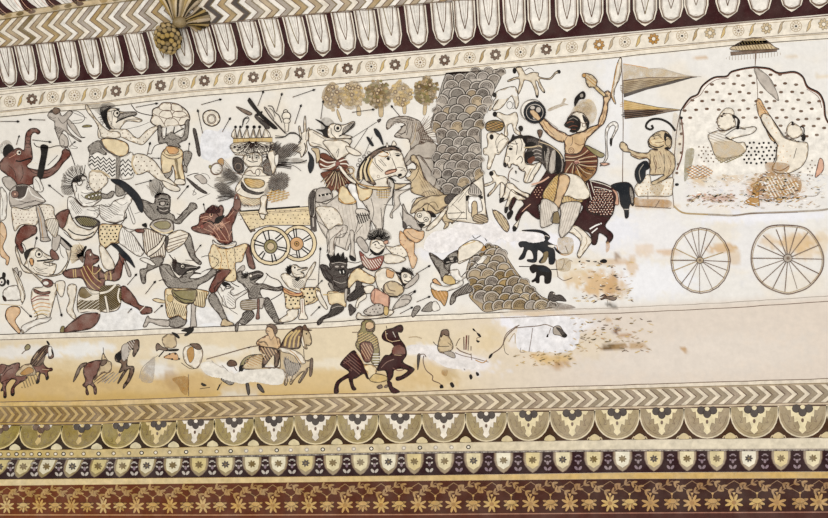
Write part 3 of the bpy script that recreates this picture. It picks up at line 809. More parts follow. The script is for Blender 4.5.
run('''
@ boar_headed_demon|white boar-headed demon with a fan of grey hair biting a striped cloth|painted figure
t 0 150
p hair
f w_g 0 430,300 425,220 450,150 500,110 560,110 590,160 600,200 520,230 510,270 500,310
h dg .5 1.4 55 450,160 520,120 580,160 510,220 500,300 440,290
s dg .5 40 560,240 40 150 165 285
s b .6 22 545,240 20 85 160 290
s w .6 14 560,240 70 150 175 280
f b 0 495,215 520,205 550,215 570,180 545,150 580,170 600,190 560,210 520,240 505,290 498,260
p body
f w .6 500,240 505,222 530,225 545,245 570,225 560,190 575,180 600,195 605,220 640,240 700,260 690,300 680,330 700,340 650,380 620,395 570,385 530,350 515,310
r k .6 615,258,20,18
e k 0 612,260,6,6
l k .6 520,240 530,270 525,290
l k .6 575,200 590,210
l k .8 530,340 570,385 620,395
l k .5 590,370 640,360 690,340
f w .5 470,330 510,330 560,385 640,390 700,380 760,410 820,440 860,420 870,470 800,505 730,490 690,440 660,470 560,460 500,470 470,440
l k .4 480,350 540,440
l k .4 500,360 545,430
l b .6 540,200 560,215 590,205
l k .5 560,290 590,300 640,290
l k .5 560,310 600,340 680,345
l k .5 600,230 605,270
l k .5 640,245 650,275 690,290
l k .5 540,300 545,340 570,370
l k .5 700,430 760,470 820,460
l k .5 600,410 650,420 690,400
h k .35 1.6 55 480,350 530,360 570,430 520,440
h k .35 2.2 35 650,400 700,390 690,440 650,440
t 100 150
f w .5 0,380 60,390 100,350 160,330 185,300 215,310 220,350 195,390 170,440 165,480 110,500 40,490 0,450
h k .35 2 30 0,390 90,370 140,420 60,480 0,450
l k .4 100,345 150,380 190,360
l k .5 60,400 100,440 160,450
p mouth_cloth
t 0 150
f ol .4 585,325 625,300 690,290 720,320 690,340 640,345
h b .7 1.5 70 600,325 640,300 690,295 700,330 650,340
e w .3 615,325,8,7
e w .3 640,318,8,7
e w .3 665,312,8,7
e w .3 688,308,8,7
f g .6 700,300 740,305 770,285 790,290 775,325 740,335 705,330
p skirt
t 0 210
f dg .5 520,50 600,45 685,75 680,110 630,120 560,105
h ol .8 1.6 50 530,60 600,52 670,80 640,110 560,100
f cr .7 480,20 500,60 540,110 620,135 680,105 650,170 590,200 510,205 460,150 430,130 450,110
l b 1.1 470,130 520,165 600,175 650,150
l k .6 440,150 500,200 580,208 640,185
f y .6 690,110 760,100 828,105 828,220 770,235 720,270 690,220 680,160
t 100 210
f y .6 0,105 80,100 155,105 140,160 120,220 80,230 40,260 0,230
g b .9 4.2 -15,110 80,110 145,110 115,210 70,220 40,245 0,230
f cr .5 0,240 40,270 100,370 90,410 30,400 0,300
f w .5 155,115 220,160 290,260 305,290 280,320 240,305 180,260 130,215
h k .4 2 75 150,130 215,165 280,260 250,290 180,240
l k .7 155,115 230,170 300,285
p leg
f w .4 155,115 195,130 240,140 200,150
@ black_boomerang|black curved boomerang-shaped blade under the yellow spotted skirt|painted weapon||1
t 100 210
f nv .3 75,235 110,230 170,285 215,335 243,400 200,360 150,320 120,275
f lg .5 165,350 180,360 215,440 205,462 190,440
@ grey_striped_demon|grey grinning demon running in a cream striped loincloth, in the left middle of the battle|painted figure
t 100 150
p hair
f w_g 0 340,230 400,180 440,210 430,260 440,300 390,310 360,320 345,280
s g .4 26 410,320 10 130 215 300
f b 0 375,330 385,305 430,295 470,305 490,330 450,318 400,325
l g 1 340,220 350,270 375,310
l k .6 410,220 430,260 425,290
p body
f g .6 290,380 275,340 320,350 370,370 385,330 430,305 480,320 485,380 480,430 510,450 525,480 570,430 610,390 625,365 660,370 670,400 640,420 580,480 550,510 500,500 440,480 380,490 340,470 300,420
e lg .4 432,365,22,20
r b .6 432,368,18,17
l b 1.0 400,345 430,335 470,345
l b 1.3 390,405 420,435 460,440 485,415
l lg 1.2 405,405 440,420 475,405
e b 0 412,378,7,8
e b 0 465,375,7,8
f dg 0 395,385 420,400 450,395 480,400 475,430 440,445 405,430
l lg .8 410,412 440,422 470,412
l k .5 320,360 360,400 380,440
l k .5 530,440 570,450
l dg .6 520,490 560,470 600,430
l k .6 395,360 440,355 478,362
l lg .7 405,385 430,392
l lg .7 450,392 478,385
l dg .6 300,390 330,430
t 100 210
f g .6 575,165 620,165 645,250 662,320 700,360 690,378 660,360 625,325 600,270 575,210
f g .6 360,325 420,315 440,340 420,380 370,405 320,435 315,500 290,500 275,420 295,405 320,400 330,370
f w 0 470,240 500,260 580,230 570,190 500,180
p loincloth
f lg .8 345,105 380,70 440,60 495,75 510,130 480,160 420,155 370,140
f ol .4 370,100 400,80 460,75 490,100 470,130 410,130
l y 1.4 350,110 390,140 450,160 505,140
f cr .7 300,130 350,135 420,170 455,180 455,260 445,330 420,315 360,330 340,320 310,290 298,200
h kb .8 2.3 82 305,140 350,140 440,180 440,320 360,320 310,280
f cr .6 460,190 540,140 600,155 610,180 580,230 520,270 465,290
l kb .9 470,205 600,165
l kb .9 468,230 600,190
l kb .9 465,255 580,215
l kb .9 465,278 540,245
f cr .7 455,185 420,260 340,320 330,290 400,240 440,180
f w .5 275,340 320,330 380,370 370,385 320,365
f dg .4 455,185 475,190 465,250 452,260
p dagger
f br .5 240,135 300,130 305,155 260,155
f b 0 290,100 320,90 325,120 300,115
@ looped_cord|thin looped cord hanging under the black bow|painted cord
t 100 150
l k .6 190,390 205,440 230,510 242,490 215,420 205,385
l k .4 240,440 300,420
@ sword_and_quiver|drawn sword beside a feathered quiver, below the floating black baton|painted weapon
t 100 150
f dg .4 595,195 620,205 690,260 740,295 720,300 660,265
l k .8 600,180 640,165 680,160
l k .4 650,180 720,220 780,260 828,270
l k .4 700,160 740,170 760,200
f lg .4 650,180 700,170 740,215 710,235 680,210
l k .5 640,280 665,300 640,310 655,270
l k .4 670,340 760,300
''')
run('''
@ brown_lizard_demon|dark brown spiny reptile-faced demon in a yellow spotted loincloth, left of the cart|painted figure||1
t 200 205
p body
f br .5 -10,130 0,70 40,50 60,20 90,0 120,15 150,0 165,40 150,90 190,70 215,30 240,0 275,0 260,50 240,110 220,160 225,250 180,270 130,255 100,215 60,205 -30,185 -60,155
l mr 1.2 60,60 100,50 130,80 110,110 90,130
e pk .3 78,68,14,17
e b 0 80,68,7,8
l b 1.2 20,130 70,110 110,140 150,170
f b 0 110,90 170,70 150,110 130,150 105,130
s pk .5 14 120,110 20 70 20 120
l pk .6 0,90 50,80 80,95
l pk .5 10,110 60,120 100,150
l pk .5 190,90 220,60 250,20
l pk .5 170,130 210,110
l pk .6 200,220 220,180
l pk .5 -20,150 30,165 90,190
s mr .6 16 100,60 20 65 200 330
l pk .5 70,200 130,240 200,250
l pk .6 60,140 110,190 140,240
l pk .6 100,130 150,190 190,250
l pk .6 150,110 190,180 205,240
l pk .6 20,100 60,90
e rd .3 15,150,14,16
f mr 0 40,50 60,15 75,45 95,5 110,40 130,15 140,50 90,60
f br .6 312,280 340,275 350,320 375,400 380,440 340,430 320,350
f br .6 105,490 130,450 180,440 215,460 200,500 150,540 110,600 75,590 90,530
t 200 265
f br .6 70,150 110,70 150,30 200,25 215,45 190,80 140,120 110,150 95,195 65,180
f g .5 65,210 90,190 115,210 150,280 180,350 200,385 235,405 230,420 190,415 160,385 130,340 80,280 60,240
f tn .4 145,405 165,370 195,385 235,405 200,420 150,420
p loincloth
t 200 205
f w .6 90,240 120,265 180,275 240,250 250,275 210,300 150,290 100,280
f y .5 70,320 90,270 150,300 220,295 310,265 330,285 310,330 290,390 245,405 250,518 170,518 215,450 130,445 80,430 60,350
g kb .6 4.2 90,300 150,310 290,290 300,330 280,380 240,390 230,500 215,450 120,430 80,380
l k .5 240,300 245,400
l k .6 10,360 50,350 100,360 130,390 100,430 40,450
l oc .6 120,300 150,360 140,440
l oc .6 180,310 190,380 200,440
l k .5 100,255 150,275 210,270 245,255
l tn .8 100,270 160,285 240,275
@ dagger_hilt|ochre topped curved dagger handle left of the many-headed king|painted weapon
t 200 145
r kb 1.6 115,165,42,38,-35
f oc .4 120,110 145,90 165,105 160,140 135,130
e ol .3 70,150,10,12
@ crocodile_headed_demon|pale crocodile-headed demon with an orange striped belly in the lower left corner|painted figure
t 0 210
p crest
f w .5 145,235 165,240 185,295 165,290
f b 0 165,300 185,275 225,260 250,268 215,285 200,330 195,370 175,340
p body
f cr .6 110,245 130,300 160,380 190,330 215,280 260,262 310,300 375,335 360,355 300,360 380,370 388,395 370,440 340,450 400,440 440,400 470,340 455,270 480,250 490,290 470,370 440,430 400,450 330,460 240,440 160,420 110,300
r b .7 268,305,24,24
e b 0 270,306,10,11
l b 1.6 255,352 300,348 370,338
l k .6 215,330 235,350 220,390 200,350
f ora .3 205,335 228,340 230,380 210,375
f lg .5 400,180 450,210 490,270 460,270 410,220
f b 0 400,175 440,195 500,250 480,255 440,215
l k .4 240,390 280,410 330,400
l k .4 250,410 300,425
l b .6 250,280 270,272 295,285
l k .5 300,315 340,340 365,340
l k .5 300,370 340,385 380,375
l k .4 230,400 260,430 330,440
l k .4 190,350 200,400
l k .5 340,365 345,390
l k .5 360,360 365,385
l k .5 410,230 420,300 440,330
f lg .5 120,400 95,410 100,450 130,468 150,440 140,420 125,440 130,455
t 0 265
f cr .4 85,20 130,80 160,150 175,220 150,260 135,180 110,100
l k .5 90,30 140,130 170,220 150,275
f cr .5 160,0 240,60 300,100 380,130 390,180 370,260 350,340 330,390 230,420 160,470 150,430 230,390 260,350 230,300 215,230 230,160 300,140
p belly_stripes
f br .3 235,165 290,185 345,180 340,200 285,205 240,190
l rd 1.2 215,245 260,215 340,212
l rd 1.0 220,255 270,235 340,240
l ora 1.0 225,285 280,260 350,270
l ora .9 225,310 280,285 350,295
l gl .9 235,335 290,312 345,320
l gl .9 240,355 290,335 330,345
l k .6 235,360 290,340 335,365
p leg
f cr .5 470,145 500,130 530,150 520,230 505,305 525,355 515,375 480,345 460,310 480,240 465,190
f cr .5 385,120 440,110 450,150 430,220 400,190
l gl .8 395,130 400,180
f w .4 150,425 240,380 350,360 330,390 230,425 170,465
p mouth
f br .5 290,110 320,95 360,110 365,140 330,155 300,140
e w .3 318,125,20,14
@ crouching_figure|orange thighed leg of a pale crouching figure at the lower left edge|painted figure
t 0 265
p body
f po .5 45,310 80,285 130,290 140,330 105,385 140,450 125,470 60,400 40,350
l k .6 45,310 40,370 120,465
l k .6 50,300 90,285 140,295
f w .5 20,190 50,155 110,140 140,180 145,235 100,245 40,240
f k 0 15,210 40,225 45,250 25,245
l tn .8 0,270 60,275 140,280
l k .5 140,150 175,210 155,270
p shield_ring
e b 0 15,115,28,34
e w .3 12,115,16,20
f b 0 20,50 40,60 35,90 15,80
f b 0 50,100 65,110 60,140 45,125
e b 0 12,118,6,7
@ dog_headed_demon|dark brown dog-headed demon striding right, arms out, with beaded chest|painted figure
t 0 265
p mane
t 0 210
f w_y 0 480,270 510,240 560,240 600,265 560,290 540,340 500,370 480,320
s ta .5 24 590,320 30 115 150 250
s kb .5 16 585,320 15 70 150 260
f b 0 530,310 560,290 585,250 600,255 580,300 580,335 545,335
f kb 0 545,330 575,320 575,365 555,350
p body
f br .6 590,290 625,270 640,300 680,320 682,350 655,372 640,385 690,400 720,430 740,420 790,410 828,380 828,470 790,490 725,490 728,560 690,578 620,560 590,510 560,470 470,470 432,435 470,410 560,395 580,370
t 100 210
f br .6 -12,380 0,400 30,440 60,440 85,435 110,380 130,340 135,290 155,290 185,335 160,380 145,460 110,490 60,485 15,470 -10,480
f br .5 150,290 130,300 140,340 155,370 175,350
t 0 210
e cr .3 625,308,7,9
l b .9 640,340 682,330
l k .4 600,300 610,340
t 0 265
f br .6 455,430 560,345 640,330 690,340 670,400 620,440 540,455 440,465
t 100 265
f br .6 140,160 165,143 195,165 240,220 275,275 340,290 358,300 355,330 290,340 270,310 220,280 160,250 135,210
p jewellery
t 0 210
l gl .8 575,385 600,440 640,500 690,540
l gl .8 600,385 630,430 660,470 700,500
l gl .8 560,410 590,480 640,540 690,570
l gl .8 640,385 640,430 660,440 700,400
l gl .9 505,410 510,465
l gl .9 520,408 525,465
l gl .7 740,425 735,485
l gl .7 760,420 765,485
t 100 210
l gl .9 35,440 40,480
l gl .9 75,435 80,480
t 0 265
l gl 1.0 430,425 440,460
f ol .4 415,460 425,425 445,425 440,465
t 100 265
l cr .9 275,320 310,285
p skirt
t 0 265
f cr .6 560,155 620,165 690,180 760,160 828,140 828,290 750,325 690,320 630,315 545,325 535,230
f gd .4 560,160 600,170 640,200 590,230 550,215
f gd 0 550,240 640,245 690,235 715,230 710,310 640,310 545,305
h b .7 1.7 40 550,240 640,245 710,235 710,310 640,310 545,305
h cr .5 2.6 -35 550,240 640,245 710,235 710,310 640,310 545,305
f gd 0 740,230 828,150 828,275 755,310
h b .7 1.7 40 740,230 828,150 828,275 755,310
l cr 1.8 545,225 610,240 690,200 720,170
l cr 1.8 600,160 640,200 720,190 790,170
l k .5 600,160 640,200 740,190
l cr 2.2 545,322 600,312 670,315 690,335
t 100 265
f gd 0 0,160 60,140 130,145 130,210 120,250 70,290 30,310 0,310
h b .7 1.7 40 0,160 60,140 130,145 130,210 120,250 70,290 30,310 0,310
l cr 2 0,195 60,180 110,135
l cr 1.6 135,160 125,220 140,260
F cr .4 30,215 45,212 68,325 50,328
@ olive_dagger|small yellow dagger floating left of the kneeling olive-skirted demon|painted weapon
t 100 265
f y .5 362,240 390,230 430,240 455,245 450,262 400,258
@ kneeling_crocodile_demon|grey crocodile-headed demon kneeling in an olive skirt on the double line|painted figure
t 100 210
p hair
f dg 0 500,345 480,310 510,340 540,370 520,430 500,400
l k .8 475,305 500,335 530,350
p body
f g .6 410,400 430,375 480,380 500,420 540,470 580,440 610,430 680,390 690,400 650,425 700,440 650,440 620,470 680,470 740,440 780,395 805,400 800,440 740,490 690,515 670,540 680,580 560,570 480,540 440,490
f dg 0 500,360 560,365 610,375 670,390 680,405 620,420 590,445 550,450 510,420
r b .8 570,388,19,18
e cr .3 570,388,12,11
e b 0 572,389,6,6
l b 1.3 580,440 620,410 690,398
l cr .8 600,430 640,420
s dk .5 16 540,380 15 60 130 250
l lg .6 590,400 630,395 670,395
l k .6 450,400 480,440 520,470
l k .5 700,430 740,410 780,400
l lg .5 560,370 590,360 620,375
l k .5 520,430 560,460 600,460
l lg .6 430,400 470,440 500,480
l k .6 540,470 570,500 640,490
l k .6 590,345 650,350 700,360
l k .8 405,490 440,480 460,500
t 100 265
f g .6 475,375 560,350 600,380 570,425 500,430 475,410
f lg .5 330,350 350,370 420,375 480,385 470,425 400,415 345,395 320,425 298,425 310,390
f lg .5 632,270 662,270 658,340 668,420 640,425 625,425 630,330
p skirt
f y .6 450,170 500,160 560,160 660,165 750,185 730,230 720,290 660,280 640,265 600,280 600,330 590,380 540,350 480,365 460,330 450,250
f ol .6 500,170 540,175 660,170 665,220 640,260 580,265 530,240 500,200
l b .9 510,190 560,230 640,245
l b .7 520,215 580,260 650,260
h k .5 1.8 70 470,260 590,285 590,350 470,350
h gd .9 2.2 85 660,200 740,190 720,280 660,275
l k .6 460,200 500,250 520,340
e gl .3 485,230,22,26
@ peeking_white_demon|small white horned demon outlined behind the kneeling grey demons, above the double line|painted figure
t 200 265
p hair
f b 0 150,130 170,115 200,125 215,145 190,140 170,150
l k .8 195,95 215,120 245,140 270,150
p body
f w .5 110,160 140,150 160,180 180,150 220,150 235,165 210,180 235,210 320,170 325,190 250,240 240,300 160,280 150,230
e b 0 180,150,7,7
l b 1 180,165 205,160 220,150
h k .35 2 40 190,190 230,190 240,280 190,270
l k .5 160,250 200,300 260,340
l k .5 160,210 180,270
@ crosslegged_grey_archer|grey striped demon archer in a wide stride, drawing a bow under the cart wheel|painted figure
t 200 265
p head_crest
f lg .4 255,40 300,0 310,30 280,60 300,110 260,90
f b 0 300,80 310,55 335,70 325,100
p body
f g .6 255,60 285,40 310,90 330,60 360,50 400,40 435,55 430,80 400,100 380,120 410,130 440,130 520,155 570,145 570,170 530,180 430,165 415,190 430,230 395,240 340,230 330,170 290,130 260,110
f dg 0 340,60 390,45 435,60 420,85 380,90 350,110
l lg .6 365,70 400,60 430,65
l dk .6 345,115 370,130 400,140
l lg .5 340,130 370,140
s b .5 14 325,90 10 50 170 290
l k .6 290,130 320,170 350,210
l lg .5 300,110 330,150
e cr .3 350,75,10,10
l b 1 360,105 395,90 430,80
h k .4 1.4 70 350,150 400,150 400,220 350,220
h k .4 1.6 20 430,135 550,160 540,175 430,160
f g .6 300,330 350,310 375,345 350,380 300,415 270,400 260,455 245,455 245,410 270,385 290,360
f g .6 440,240 470,225 500,270 530,340 550,380 575,390 570,405 520,400 505,380 480,350 450,300
h b .6 1.5 55 300,330 350,315 370,345 310,400
h b .6 1.5 25 445,245 470,230 520,330 520,370 480,340
p skirt
f lg .5 285,250 350,235 420,225 450,235 440,260 430,300 390,300 340,315 285,300
h gd .8 1.8 5 285,250 380,245 390,300 340,310 285,300
f br .3 395,240 412,240 410,330 412,370 385,370 395,310
p bow
l k .8 455,55 490,85 540,105 568,145 565,190 535,215 490,240
l k .4 470,60 450,100 430,130
''')
